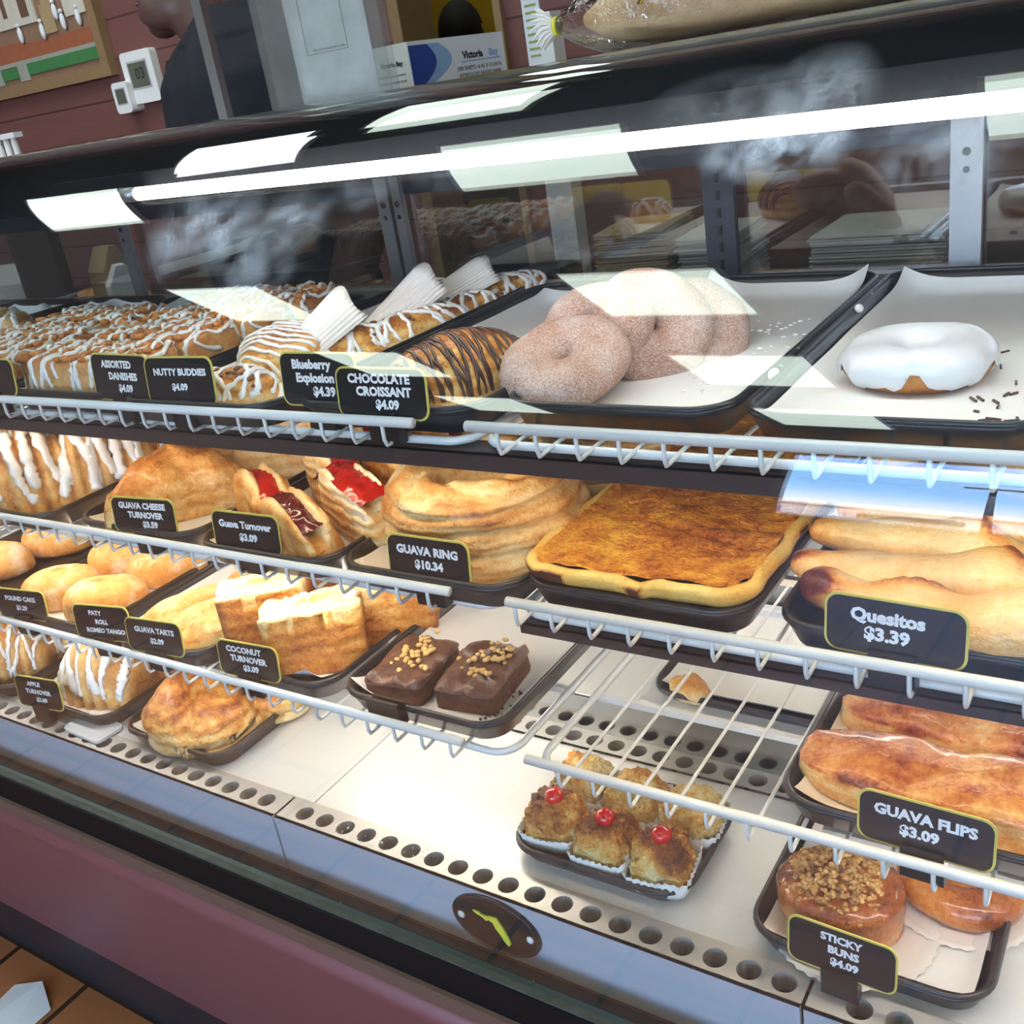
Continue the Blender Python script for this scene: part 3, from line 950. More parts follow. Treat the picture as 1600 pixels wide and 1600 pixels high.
RIM = .024
def card(x, y, z, lines, label, tilt=8, yaw=0, size=.0088, wd=.086, ht=.040, rot=0):
    """black price card in a clip; z is where the clip foot stands"""
    y = max(y, .0095)
    c = thing('price_card', label, 'price card', (x, y, z), R(yaw), 'black and yellow price cards')
    tl = Matrix.Rotation(R(-tilt), 4, 'X') @ Matrix.Rotation(R(rot), 4, 'Y')
    def place(o):
        o.matrix_basis = tl
        return o
    def plate(x0, x1, z0, z1, r_, ya, yb):
        pr = rrect(x0, x1, z0, z1, r_, 5)
        n = len(pr)
        return [(p[0], yy, p[1]) for yy in (ya, yb) for p in pr], [tuple(range(n)), tuple(range(2 * n - 1, n - 1, -1))] + [(k, n + k, n + (k + 1) % n, (k + 1) % n) for k in range(n)]
    place(MB().add(*plate(-wd / 2, wd / 2, 0, ht, .009, .0, .0012)).obj('border', 'cardedge', c, False))
    place(MB().add(*plate(-wd / 2 + .0016, wd / 2 - .0016, .0016, ht - .0016, .0078, -.0004, .0)).obj('face', 'card', c, False))
    mb_ = MB()
    zt = ht * .77 if len(lines) > 2 else ht * .68
    step = ht * (.245 if len(lines) > 2 else .30)
    for i, ln in enumerate(lines):
        off = 0
        if isinstance(ln, tuple):
            ln, off = ln
        put_text(mb_, ln, size, off, zt - i * step, -.0007, .05, 1.06)
    if lines:
        place(mb_.obj('lettering', 'ink', c, False))
    MB().box(-.0145, .0145, -.0035, .007, -.020, -.002).box(-.0145, .0145, -.0035, -.0012, -.002, .006).box(-.0145, .0145, .0022, .006, -.002, .005).obj('clip', 'black', c, False)
    return c

# top shelf
tray(-.247, -.057, .033, .447, Z1 + .0041, 'black tray holding the single white glazed doughnut, top shelf', paper='parchment in the glazed doughnut tray, sprinkled with chocolate flakes', curls=((-1, 1, .008),))
tray(-.438, -.251, .036, .447, Z1 + .0041, 'black tray holding the sugared doughnuts, top shelf', paper='parchment under the sugared doughnuts, curled at its far corners', curls=((1, 1, .012), (-1, 1, .012)))
tray(-.638, -.443, .016, .440, Z1 + .0041, 'black tray holding the chocolate striped croissant, top shelf', paper='mostly bare parchment behind the chocolate croissant')
tray(-.853, -.645, .0, .445, Z1 + .0041, 'black tray of iced pecan sticks and blueberry danish, top shelf', paper='parchment under the iced pecan sticks and danish', curls=())
tray(-1.062, -.86, .012, .41, Z1 + .0041, 'black tray of nut bars behind the assorted danishes card', paper='parchment under the nut bars behind the danishes card')
tray(-1.277, -1.075, .012, .445, Z1 + .0041, 'black tray of nut bars at the far left with bare paper behind', paper='crumpled parchment with bare back half, beyond the nut bars at far left', curls=((-.6, .9, .02), (.5, 1, .012)))
tray(-1.495, -1.29, .012, .445, Z1 + .0041, 'olive brown tray with glazed pastries at the far left of the top shelf', 'brown_tray', paper='parchment in the tray of glazed pastries at far left, top shelf', curls=((-.3, .9, .02),))
tray(-1.71, -1.505, .012, .445, Z1 + .0041, 'brown tray furthest along the top shelf, with loose paper', 'brown_tray', paper='loose parchment furthest along the top shelf', curls=((.6, .8, .03),))
# middle shelf
tray(-.226, -.03, .02, .42, Z2 + .0041, 'black tray under the pale cheese sticks')
tray(-.434, -.24, .02, .43, Z2 + .0041, 'black tray under the orange pie sheet')
tray(-.617, -.425, .004, .42, Z2 + .0041, 'black tray under the two puff pastry rings', paper='parchment under the puff pastry rings')
tray(-.802, -.62, .0, .42, Z2 + .0041, 'black tray under the open guava turnovers', paper='parchment under the open guava turnovers')
tray(-1.008, -.812, .008, .42, Z2 + .0041, 'black tray under the guava cheese turnovers', paper='parchment under the guava cheese turnovers')
tray(-1.235, -1.045, .0, .42, Z2 + .0041, 'brown tray under the iced apple pastries on the middle shelf', 'brown_tray', paper='parchment under the iced apple pastries, middle shelf')
tray(-1.45, -1.25, .0, .42, Z2 + .0041, 'brown tray of shaded iced pastries at far left, middle shelf', 'brown_tray')
# lowest wire shelf
tray(-.233, -.03, .022, .42, Z3 + .0041, 'black tray under the long glazed guava rolls', paper='parchment under the long glazed guava rolls', curls=((-1, -1, .006),))
tray(-.672, -.476, .018, .42, Z3 + .0041, 'black tray holding the two nut topped brownies', paper='parchment under the two brownies, curled at the near left corner', curls=((-1, -1, .012), (-1, .2, .006)))
tray(-.853, -.68, .014, .42, Z3 + .0041, 'black tray under the square coconut turnovers', paper='parchment under the square coconut turnovers', curls=((.7, -1, .016),))
tray(-1.045, -.862, .014, .42, Z3 + .0041, 'black tray under the rolled guava tarts', paper='parchment under the rolled guava tarts')
tray(-1.255, -1.055, .014, .42, Z3 + .0041, 'dark tray under the oval dusted cakes', 'brown_tray', paper='parchment under the oval dusted cakes')
tray(-1.48, -1.27, .014, .42, Z3 + .0041, 'dark tray at the far left of the lowest wire shelf', 'brown_tray')
# deck
tray(-.272, -.08, .036, .228, .65, 'black tray under the sticky buns on the steel deck', paper='parchment under the sticky buns')
tray(-.522, -.330, .048, .192, .65, 'dark tray under the cherry topped macaroons', h=.017)
tray(-1.108, -.913, .03, .228, .65, 'brown tray under the heart shaped puff pastries', 'brown_tray', paper='parchment under the heart shaped puff pastries')
tray(-1.335, -1.135, .03, .228, .65, 'dark tray under the iced apple turnovers on the deck', 'brown_tray', paper='parchment under the iced apple turnovers on the deck')
tray(-1.55, -1.35, .03, .228, .65, 'dark tray at the far left of the deck', 'brown_tray')
# behind the baffle
tray(-.47, -.20, .275, .50, .7025, 'black tray with bare grey parchment behind the back baffle', h=.012, paper='bare grey parchment behind the bare wires')

CZ = .021
card(-1.068, .004, Z1 + CZ, [], 'price card cut off by the left edge beside the iced nut bars')
card(-.849, .012, Z1 + CZ, [('ASSORTED', -.004), ('DANISHES', .004), ('$4.09', .006)], 'price card reading ASSORTED DANISHES $4.09', yaw=-3, wd=.094, ht=.046, size=.0094)
card(-.761, .006, Z1 + CZ, [('NUTTY BUDDIES', .002), '$4.09'], 'price card reading NUTTY BUDDIES $4.09', yaw=3, size=.0084, wd=.088, ht=.045)
card(-.603, .024, Z1 + CZ, [('Blueberry', -.006), ('Explosion', -.003), ('$4.39', .006)], 'price card reading Blueberry Explosion $4.39, partly covered by the next card', size=.0104, ht=.046)
card(-.524, .0095, Z1 + CZ - .002, [('CHOCOLATE', -.001), ('CROISSANT', .003), ('$4.09', .006)], 'price card reading CHOCOLATE CROISSANT $4.09', size=.0098, wd=.092, ht=.041)
card(-.879, .010, Z2 + CZ, ['GUAVA CHEESE', ('TURNOVER', .003), ('$3.59', .008)], 'price card reading GUAVA CHEESE TURNOVER $3.59', yaw=6, wd=.09)
card(-.728, .0, Z2 + CZ - .001, ['Guava Turnover', ('$3.09', .003)], 'price card reading Guava Turnover $3.09', yaw=2, size=.0096, wd=.088)
card(-.511, .004, Z2 + CZ - .001, ['GUAVA RING', ('$10.34', .001)], 'price card reading GUAVA RING $10.34', size=.0100)
card(-.141, .006, Z2 + CZ - .001, [('Quesitos', -.004), ('$3.39', -.004)], 'price card reading Quesitos $3.39', size=.0118, yaw=-3, wd=.088)
card(-1.187, .006, Z3 + CZ, ['POUND CAKE', '$1.29'], 'dim price card reading POUND CAKE by the oval dusted cakes', yaw=8, size=.008, wd=.088)
card(-1.023, .006, Z3 + CZ, [('PATY', -.008), 'ROLL', ('ROMEO TANGO', .004)], 'small dim price card between the dusted cakes and the guava tarts card', yaw=10, size=.0075, ht=.044)
card(-.930, .006, Z3 + CZ, [('GUAVA TARTS', .002), ('$2.09', .004)], 'price card reading GUAVA TARTS $2.09', yaw=6, size=.0086, ht=.041)
card(-.780, .004, Z3 + CZ, [('COCONUT', -.004), ('TURNOVER', .001), ('$3.09', .003)], 'price card reading COCONUT TURNOVER $3.09', yaw=4, size=.0088, wd=.084)
card(-.122, .003, Z3 + CZ, [('GUAVA FLIPS', .0), ('$3.09', -.003)], 'price card reading GUAVA FLIPS $3.09', size=.0108, yaw=-3, wd=.09)
card(-1.254, .02, .672, [('APPLE', -.006), ('TURNOVER', .0), ('$3.09', .004)], 'price card reading APPLE TURNOVER on the deck at the left', yaw=8, size=.0086, ht=.046)
card(-.186, .024, .671, [('STICKY', .0), ('BUNS', .002), ('$4.09', .003)], 'price card reading STICKY BUNS $4.09', size=.0092, yaw=-3, ht=.043)
bc = thing('card_clip', 'empty black card clip on the front rim of the brownie tray', 'clip', (-.6, .014, Z3 + .021))
MB().box(-.019, .019, -.006, .006, -.010, .003).obj('base', 'black', bc, False)
MB().box(-.019, .019, -.006, -.003, .003, .014).box(-.019, .019, .003, .006, .003, .012).obj('jaw', 'black', bc, False)

# ================================================================== PASTRIES
def blob(name, geo, mat, parent=None, loc=None):
    v, f, b = geo
    return link(name, v, f, mat, parent, True, b, loc=loc)
def setat(o, x, y, z, rz=0, rx_=0, ry_=0):
    o.location = (x, y, z)
    o.rotation_euler = (R(rx_), R(ry_), R(rz))
    return o

# --- sugared doughnuts (top shelf)
dn = [(-.414, .112, B1 + .026, 17, 0, 8, 'front sugared doughnut leaning on the pile, its hole facing out'),
      (-.418, .170, B1 + .036, 36, 0, -4, 'sugared doughnut leaning behind the front one'),
      (-.372, .186, B1 + .034, 64, 0, 50, 'sugared doughnut standing on edge to the right of the pile'),
      (-.352, .232, B1 + .022, 50, 0, 52, 'furthest sugared doughnut, only its right edge showing')]
for i, (x, y, z, ax, ay, az, lb) in enumerate(dn):
    sc_ = (1, .96, .93, .82)[i]
    g = torus(.0290 * sc_, .0175 * sc_, .0255 * sc_, amp=.0045, ns=30, seed=i, nv=24)
    o = blob('sugared_doughnut', g, 'sugar')
    setat(o, x, y, z, az, ax, ay)
    tag(o, lb, 'doughnut', 'sugared doughnuts on the top shelf')
# --- glazed doughnut
d = thing('glazed_doughnut', 'single white glazed doughnut on bare parchment, top right tray', 'doughnut', (-.163, .174, B1 + .0145), R(20))
blob('dough', torus(.0320, .0150, .0192, amp=.002, seed=4), 'dough', d)
blob('glaze', torus(.0320, .0150, .0192, amp=.003, ns=34, seed=4, a0=-26, a1=205, off=.0016, wob=20, nv=22), 'glazem', d)
# flakes and crumbs
rnd = random.Random(3)
mb = MB()
for (x, y) in [(-.123, .05), (-.107, .052), (-.095, .048), (-.118, .043), (-.1, .06), (-.108, .045), (-.088, .046), (-.118, .128), (-.104, .125), (-.112, .105), (-.101, .115), (-.1, .14), (-.098, .165), (-.113, .2), (-.12, .235), (-.104, .09), (-.09, .09), (-.135, .048), (-.18, .31), (-.179, .30)]:
    for k in range(rnd.choice((1, 1, 2))):
        q = Matrix.Rotation(rnd.uniform(0, 3), 3, 'Z')
        l_ = rnd.uniform(.0015, .005)
        mb.box(-l_, l_, -.0007, .0007, 0, .0014, None)
        for vv in mb.v[-8:]:
            vv.rotate(q)
            vv += Vector((x + k * .004, y + k * .002, B1 - .0004))
tag(mb.obj('chocolate_crumbs', 'choc', None, False), 'dark chocolate flakes scattered on parchment right of the glazed doughnut', 'crumbs', None, 'stuff')
mb = MB()
for (x0, x1, y0, y1, z, n) in ((-.34, -.27, .12, .34, B1 + .0002, 60), (-.262, -.235, .1, .42, Z1 + .0262, 4), (-.46, -.42, .06, .12, B1, 10), (-.62, -.5, .37, .42, B1 + .001, 8), (-1.42, -1.3, .46, .475, Z1 + .006, 10)):
    for k in range(n):
        mb.ball((rnd.uniform(x0, x1), rnd.uniform(y0, y1), z), rnd.uniform(.0007, .0022), 5, 4, (1.4, 1, .6))
mb.ball((-.248, .118, Z1 + .027), .005, 6, 5, (.8, 1.5, .8)).ball((-.238, .30, Z1 + .027), .004, 6, 5)
tag(mb.obj('sugar_crumbs', 'icing'), 'white sugar crumbs on the parchment and tray rims of the top shelf', 'crumbs', None, 'stuff')
mb = MB()
for k in range(150):
    mb.ball((rnd.uniform(-1.5, .1), rnd.uniform(-.030, -.012), .5716), rnd.uniform(.0006, .0018), 5, 4, (1.5, 1, .7))
for k in range(5):
    x = rnd.uniform(-1.2, -.7)
    mb.ball((x, -.024, .572), .005, 6, 5, (1.6, 1, .7))
tag(mb.obj('sill_crumbs', 'dough'), 'brown pastry crumbs in the dark channel at the foot of the glass', 'crumbs', None, 'stuff')
mb = MB()
for k in range(60):
    mb.ball((rnd.uniform(-.72, -.6), .005 + abs(rnd.gauss(0, .012)), .6503), rnd.uniform(.0004, .0011), 4, 3)
tag(mb.obj('ledge_crumbs', 'icing'), 'fine white sugar dust on the steel air strip above the oval plate', 'crumbs', None, 'stuff')

# --- chocolate croissant: two rolled lobes with thin chocolate lines
def rolled(name, L, Rr, label, cat, loc, rz, mat, seed, group=None, wraps=3, H=1.0, ry=0):
    g_v, g_f, g_b = [], [], []
    rings = []
    n = 28
    b = []
    for i in range(n + 1):
        t_ = i / n
        x = (t_ - .5) * L
        r_ = Rr * (math.sin(math.pi * min(1, max(0, .06 + .88 * t_))) ** .55)
        r_ *= 1 + .05 * abs(math.sin(t_ * math.pi * wraps))
        ring_ = []
        for k in range(28):
            a = 2 * math.pi * k / 28
            p = Vector((x, r_ * math.cos(a), max(-.55 * Rr, r_ * math.sin(a) * H)))
            q = nz(p, 45, seed)
            p += Vector((0, math.cos(a), math.sin(a))) * q * .002
            p.z += .55 * Rr
            ring_.append(p)
            b.append(.45 + .3 * math.sin(a) + .2 * q)
        rings.append(ring_)
    v_, f_ = loft(rings)
    return v_, f_, b
cc = thing('chocolate_croissant', 'golden croissant striped with chocolate beside its price card', 'croissant', (-.508, .092, B1), R(58))
g = rolled('pastry', .125, .036, '', '', None, 0, 'gold', 2)
blob('pastry', g, 'gold', cc)
mb = MB()
tr = bvh(g[0], g[1])
for k in range(30):
    x = -.056 + .112 * k / 29
    wrap_stripe(mb, tr, Vector((x, 0, .02)), Vector((1, .25 + rnd.uniform(-.15, .15), 0)), (-100, 105), .0013, rnd, flat=.6)
mb.obj('chocolate_lines', 'choc', cc)

# --- nut bars on the left half of the top shelf
def bar_geo(L, W, H, seed):
    v, f, b = pillow(fp_rect(L / 2, W / 2, 9), H * .86, H * .14, 52, .0022, 60, seed, .96, 0, e=.35)
    return v, f, b
def nut_bar(seed, L=.092, W=.076, H=.044):
    rn_ = random.Random(seed)
    t_ = thing('nut_bar', 'x', 'pastry', (0, 0, 0), 0, 'iced nut bars on the top shelf')
    g = bar_geo(L, W, H, seed)
    blob('pastry', g, 'nut', t_)
    nb = MB()
    for k in range(46):
        x, y = rn_.uniform(-L * .46, L * .46), rn_.uniform(-W * .46, W * .46)
        nb.ball((x, y, H + .001), rn_.uniform(.003, .0058), 7, 5, (1.25, .9, .75), Matrix.Rotation(rn_.uniform(0, 3), 3, 'Z'))
    o = nb.obj('nut_topping', 'nutpiece', t_)
    o['kind'] = 'stuff'
    allv, allf = list(g[0]), list(g[1])
    k0 = len(allv)
    allv += nb.v
    allf += [tuple(i + k0 for i in q) for q in nb.f]
    tr_ = bvh(allv, allf)
    ib = MB()
    for k in range(9):
        x = -L * .46 + L * .92 * k / 8 + rn_.uniform(-.003, .003)
        wrap_stripe(ib, tr_, Vector((x, 0, H * .55)), Vector((1, rn_.uniform(-.2, .2), 0)), (-rn_.uniform(72, 122), rn_.uniform(70, 118)), .0026, rn_, .0004, .25, 40, .65)
    ib.obj('white_icing', 'icing', t_)
    return t_
protos = [nut_bar(s_) for s_ in (1, 2, 3)]
used = [False] * 3
ordn = ['front', 'second', 'third', 'fourth']
k = 0
for tx, nm, nr in ((-.961, 'tray behind the ASSORTED DANISHES card', 4), (-1.176, 'next tray to its left', 3)):
    for j in range(nr):
        for c_ in (0, 1):
            i = k % 3
            o = protos[i] if not used[i] else copy_tree(protos[i])
            used[i] = True
            k += 1
            setat(o, tx - .044 + .088 * c_, .072 + .083 * j, B1 - .001, rnd.uniform(-4, 4))
            lb = 'iced nut bar, %s row, %s side, %s' % (ordn[j], ('left', 'right')[c_], 'tray behind the danishes card' if tx > -1 else 'tray nearest the left edge')
            o['label'] = lb
# --- apple fan pastries: half moon with ridges, iced
def fan_geo(L, W, H, seed, ridges=7):
    """a leaning fan: half-disc profile extruded, ridged like folded leaves"""
    rings, b = [], []
    n = 40
    for i in range(n + 1):
        t_ = i / n
        x = (t_ - .5) * L
        pro = math.sin(math.pi * (.04 + .92 * t_)) ** .6
        rd = 1 + .15 * (abs(math.sin(t_ * math.pi * ridges)) ** .7 - .5)
        ring_ = []
        m = 30
        for k_ in range(m):
            a = math.pi * (k_ / (m - 1))
            y = math.cos(a)
            z = math.sin(a)
            sy = math.copysign(abs(y) ** .75, y) * W / 2 * (.55 + .45 * pro) * rd
            sz = z ** .8 * H * pro * rd
            p = Vector((x + .006 * z, sy, sz))
            q = nz(p, 50, seed)
            p += Vector((0, y, z)) * q * .0025
            p.z = max(0, p.z)
            ring_.append(p)
            b.append(.35 + .35 * (1 - abs(math.sin(t_ * math.pi * ridges))) + .22 * q + .1 * z)
        rings.append(ring_)
    v_, f_ = loft(rings)
    return v_, f_, b
def fan(seed, L, W, H, label, x, y, z, rz, group, stripes=9, r=.0032, mat='fan', rx_=0):
    rn_ = random.Random(seed)
    t_ = thing('apple_turnover', label, 'pastry', (x, y, z), R(rz), group)
    t_.rotation_euler.x = R(rx_)
    g = fan_geo(L, W, H, seed)
    blob('pastry', g, mat, t_)
    tr_ = bvh(g[0], g[1])
    ib = MB()
    for k_ in range(stripes):
        xx = -L * .44 + L * .88 * (k_ + .5) / stripes
        wrap_stripe(ib, tr_, Vector((xx, 0, .004)), Vector((1, rn_.uniform(-.12, .12), 0)), (-rn_.uniform(45, 84), rn_.uniform(55, 84)), r, rn_, .0006, .35, 34, .5)
    if stripes:
        ib.obj('white_icing', 'icing', t_)
    return t_
G = 'iced apple pastries on the middle shelf'
fan(11, .125, .085, .088, 'iced apple pastry at the front left of the middle shelf, half out of frame', -1.150, .058, B2, 62, G, 6, .0064)
fan(12, .12, .075, .088, 'iced apple pastry, second from the front, heavily drizzled, middle shelf', -1.098, .120, B2 + .002, 64, G, 8, .0064)
fan(13, .115, .06, .088, 'apple pastry with a plain brown side and white icing on its left, middle shelf', -1.085, .195, B2 + .004, 66, G, 5, .004, 'flake')
fan(14, .12, .065, .095, 'striped apple pastry behind, beside the glowing guava cheese turnover', -1.07, .275, B2 + .004, 66, G, 8, .005)
fan(15, .11, .07, .075, 'dim iced pastry at the far left edge of the middle shelf', -1.30, .12, B2, 66, G, 8, .0034)
fan(16, .11, .07, .075, 'dim iced pastry behind the far left one, middle shelf', -1.335, .22, B2, 66, G, 8, .0034)
G = 'iced apple turnovers on the deck'
fan(17, .135, .09, .092, 'large striped apple turnover behind the APPLE TURNOVER card', -1.222, .105, BD, 10, G, 9, .0062)
fan(18, .085, .06, .060, 'smaller iced turnover right behind the large striped one on the deck', -1.175, .185, BD, -62, G, 2, .004, 'flake')
fan(19, .12, .085, .08, 'dark striped turnover at the left edge of the deck', -1.43, .085, BD, 40, G, 10, .003)
fan(20, .10, .07, .07, 'shaded striped turnover behind the left edge one on the deck', -1.39, .175, BD, 50, G, 9, .003)
G = 'glazed pastries at the far left of the top shelf'
fan(21, .10, .075, .05, 'grey glazed pastry at the far left of the top shelf', -1.42, .235, B1, 20, G, 6, .004)
fan(22, .09, .07, .045, 'second glazed pastry at the far left edge, nearer the front', -1.43, .13, B1, 30, G, 6, .004)

# --- danish, pecan sticks and fluted papers in the fourth tray
o = thing('blueberry_danish', 'round iced danish behind the Blueberry card', 'danish', (-.772, .155, B1 + .004), R(10), rx_=R(16))
g = pillow(fp_ellipse(.049, .043), .018, .022, 52, .003, 45, 31, .9, .001)
blob('pastry', g, 'gold', o)
tr = bvh(g[0], g[1])
ib = MB()
for k in range(9):
    y = -.036 + .072 * k / 8
    top_path(ib, tr, [(-.05, y), (-.02, y + .006), (.02, y - .004), (.05, y + .004)], .0024, rnd)
ib.obj('white_icing', 'icing', o)
def stick(seed, L, r, label, x, y, z, rz, ry=0, nuts=26, rx_=0):
    rn_ = random.Random(seed)
    t_ = thing('pecan_stick', label, 'pastry', (x, y, z), R(rz), 'iced pecan sticks in the fourth tray')
    t_.rotation_euler.y = R(ry)
    g = rolled('s', L, r, '', '', None, 0, 'gold', seed, None, 5)
    blob('pastry', g, 'gold', t_)
    nb = MB()
    tr_ = bvh(g[0], g[1])
    for k_ in range(nuts):
        h = tr_.ray_cast(Vector((rn_.uniform(-L * .45, L * .45), rn_.uniform(-r * .7, r * .7), .3)), Vector((0, 0, -1)))
        if h[0]:
            nb.ball(h[0], rn_.uniform(.002, .004), 6, 4, (1.4, .9, .7), Matrix.Rotation(rn_.uniform(0, 3), 3, 'Z'))
    nb.obj('pecan_bits', plain('pecan_bits', '#7A4A2C', .5), t_)['kind'] = 'stuff'
    ib_ = MB()
    n_ = int(L / .011)
    for k_ in range(n_):
        xx = -L * .45 + L * .9 * k_ / (n_ - 1)
        wrap_stripe(ib_, tr_, Vector((xx, 0, r * .5)), Vector((1, rn_.choice((-.7, .7)) + rn_.uniform(-.2, .2), 0)), (-88, 92), .0026, rn_, .0012, .3, 22, .7)
    ib_.obj('white_icing', 'icing', t_)
    return t_
stick(41, .10, .020, 'short iced pecan stick behind the first fluted paper', -.715, .205, B1, 66)
stick(42, .13, .019, 'golden iced pecan stick between the two front fluted papers', -.684, .262, B1 + .003, 68)
stick(43, .08, .019, 'iced pecan stick stacked on top behind the middle fluted paper', -.728, .335, B1 + .018, 60)
stick(44, .10, .019, 'iced pecan stick beneath the rear fluted paper', -.675, .345, B1, 66)
stick(45, .115, .019, 'furthest pecan stick, thickly iced, at the back of the tray', -.672, .415, B1 + .004, 66)
stick(46, .07, .022, 'small iced pastry half hidden behind the NUTTY BUDDIES card', -.735, .058, B1, 10)
stick(47, .07, .019, 'second small iced pastry in the front left corner of that tray', -.79, .055, B1, 60)
def fluted(label, x, y, z, L, W, rz, rx_, ry):
    v_, f_ = [], []
    nx, ny = 72, 10
    for j in range(ny + 1):
        for i in range(nx + 1):
            u, w_ = i / nx - .5, j / ny
            ph = u * 2.3
            rad = W * (.36 + .17 * w_)
            fl_ = .0014 * math.sin(i / nx * 2 * math.pi * 18) * (.4 + .6 * w_)
            v_.append(((rad + fl_) * math.sin(ph), (w_ - .5) * L + .004 * math.cos(u * 9) * (1 if j == ny else 0), (rad + fl_) * math.cos(ph) - W * .3))
    for j in range(ny):
        for i in range(nx):
            a = j * (nx + 1) + i
            f_.append((a, a + 1, a + nx + 2, a + nx + 1))
    o = link('fluted_paper', v_, f_, 'paper2')
    sm = o.modifiers.new('s', 'SOLIDIFY')
    sm.thickness = .0004
    setat(o, x, y, z, rz, rx_, ry)
    tag(o, label, 'paper cup', 'white fluted paper cups')
    return o
fluted('white fluted paper leaning against the blueberry danish, nearest of three', -.745, .172, B1 + .034, .10, .074, -24, 25, 8)
fluted('white fluted paper between two pecan sticks, middle of three', -.716, .272, B1 + .034, .105, .068, -22, 25, 10)
fluted('white fluted paper over the rear pecan sticks, furthest of three', -.700, .360, B1 + .036, .09, .062, -24, 12, 10)

# --- guava cheese turnovers
G = 'guava cheese turnovers'
def turnover(seed, label, x, y, z, rz, a=.055, b_=.085, side=.022, dome=.04, mat='gold', rx_=0, ry=0, name='guava_cheese_turnover', fill=True, group=G):
    t_ = thing(name, label, 'pastry', (x, y, z), R(rz), group)
    t_.rotation_euler.x, t_.rotation_euler.y = R(rx_), R(ry)
    g = pillow(fp_tri(a, b_), side, dome, 66, .0055, 26, seed, .93, .0014, 3, fold=lambda xx, yy: .010 * nz((xx, yy * 3, 0), 24, seed) - .1 * abs(xx) * .5)
    blob('pastry', g, mat, t_)
    if fill:
        mb_ = MB()
        rn_ = random.Random(seed)
        for k_ in range(7):
            mb_.ball((-.028 + .0085 * k_, -a * .97 + rn_.uniform(-.001, .001), side * .42), .0085, 8, 6, (1, .8, .75))
        mb_.obj('guava_filling', 'plum', t_)
    return t_
turnover(51, 'flaky triangular turnover behind the GUAVA CHEESE TURNOVER card, dark filling at its foot', -.928, .100, B2, -8, .050, .090, .024, .046, 'flake')
turnover(52, 'glowing orange turnover standing at the back left of its tray', -.975, .245, B2, 20, .045, .075, .05, .066, 'gold', fill=False)
turnover(53, 'bright golden turnover at the back right of the guava cheese tray', -.872, .235, B2, -30, .045, .08, .045, .062, 'gold', fill=False)

# --- open guava turnovers: standing wedges slit along the top, filling showing
def slit(seed, L, W, H, label, x, y, z, rz, mat='flake', rx_=0, ry=0, fillmat='guava', gw=.0095):
    t_ = thing('guava_turnover', label, 'pastry', (x, y, z), R(rz), 'open guava turnovers')
    t_.rotation_euler.x, t_.rotation_euler.y = R(rx_), R(ry)
    rn_ = random.Random(seed)
    side, dome = H * .66, H * .34
    trench = lambda xx, yy: -.026 * math.exp(-((yy + .003 * math.sin(xx * 60 + seed)) / gw) ** 4)
    def bk(p, H_):
        lip = math.exp(-((abs(p.y) - gw * 1.25) / .0045) ** 2) if p.z > H_ * .62 else 0
        return .46 + .26 * nz(p, 24, seed) + .12 * (1 - p.z / H_) - .62 * lip
    g = pillow(fp_rect(L / 2, W / 2, 4), side, dome, 84, .0045, 30, seed, .86, .0012, 3, .75, trench, bk)
    v_, f_, b = g
    for p in v_:     # wedge: wide foot, narrower back
        k = p.z / H
        p.y *= 1 - .18 * k
        p.z *= 1 - .30 * (abs(p.x) / (L / 2)) ** 3
    blob('pastry', (v_, f_, b), mat, t_)
    mb_ = MB()
    n_, m_ = 60, 10
    vv, ff = [], []
    for k_ in range(n_ + 1):
        xx = -L * .43 + L * .86 * k_ / n_
        zz = (H - .012) * (1 - .30 * (abs(xx) / (L / 2)) ** 3)
        for q_ in range(m_ + 1):
            yy = (q_ / m_ - .5) * gw * 2.5
            p = Vector((xx, yy - .003 * math.sin(xx * 60 + seed), zz + .004 * (1 - (2 * q_ / m_ - 1) ** 2) * min(1, 3 * math.sin(math.pi * k_ / n_))))
            p.z += .0028 * nz(p, 130, seed) + .0018 * nz(p, 320, seed)
            vv.append(p)
    for k_ in range(n_):
        for q_ in range(m_):
            a_ = k_ * (m_ + 1) + q_
            ff.append((a_, a_ + 1, a_ + m_ + 2, a_ + m_ + 1))
    mb_.add(vv, ff)
    mb_.obj('guava_filling', fillmat, t_)
    return t_
slit(61, .105, .05, .068, 'front left open guava turnover behind the Guava Turnover card, brown shell', -.768, .078, B2, -28)
slit(62, .12, .046, .064, 'front right open guava turnover with a dark guava slice along its top', -.688, .046, B2, -24, 'flake', 8, 0, 'plum')
slit(63, .125, .042, .076, 'open guava turnover second from the glass, long bright red top', -.655, .094, B2 + .002, -24, 'pale', 6, 0, 'guava', .013)
slit(65, .10, .044, .080, 'open guava turnover in the middle of its tray, short red streak', -.722, .138, B2 + .002, -26, 'pale', 4)
slit(64, .115, .046, .082, 'open guava turnover at the right tray edge behind the long red one', -.655, .158, B2 + .002, -24, 'gold', 4)
slit(66, .11, .05, .082, 'back left open guava turnover under the shelf light', -.755, .215, B2 + .002, -24, 'gold')
slit(67, .11, .05, .082, 'back right open guava turnover with a small red streak', -.665, .245, B2 + .002, -24, 'gold')

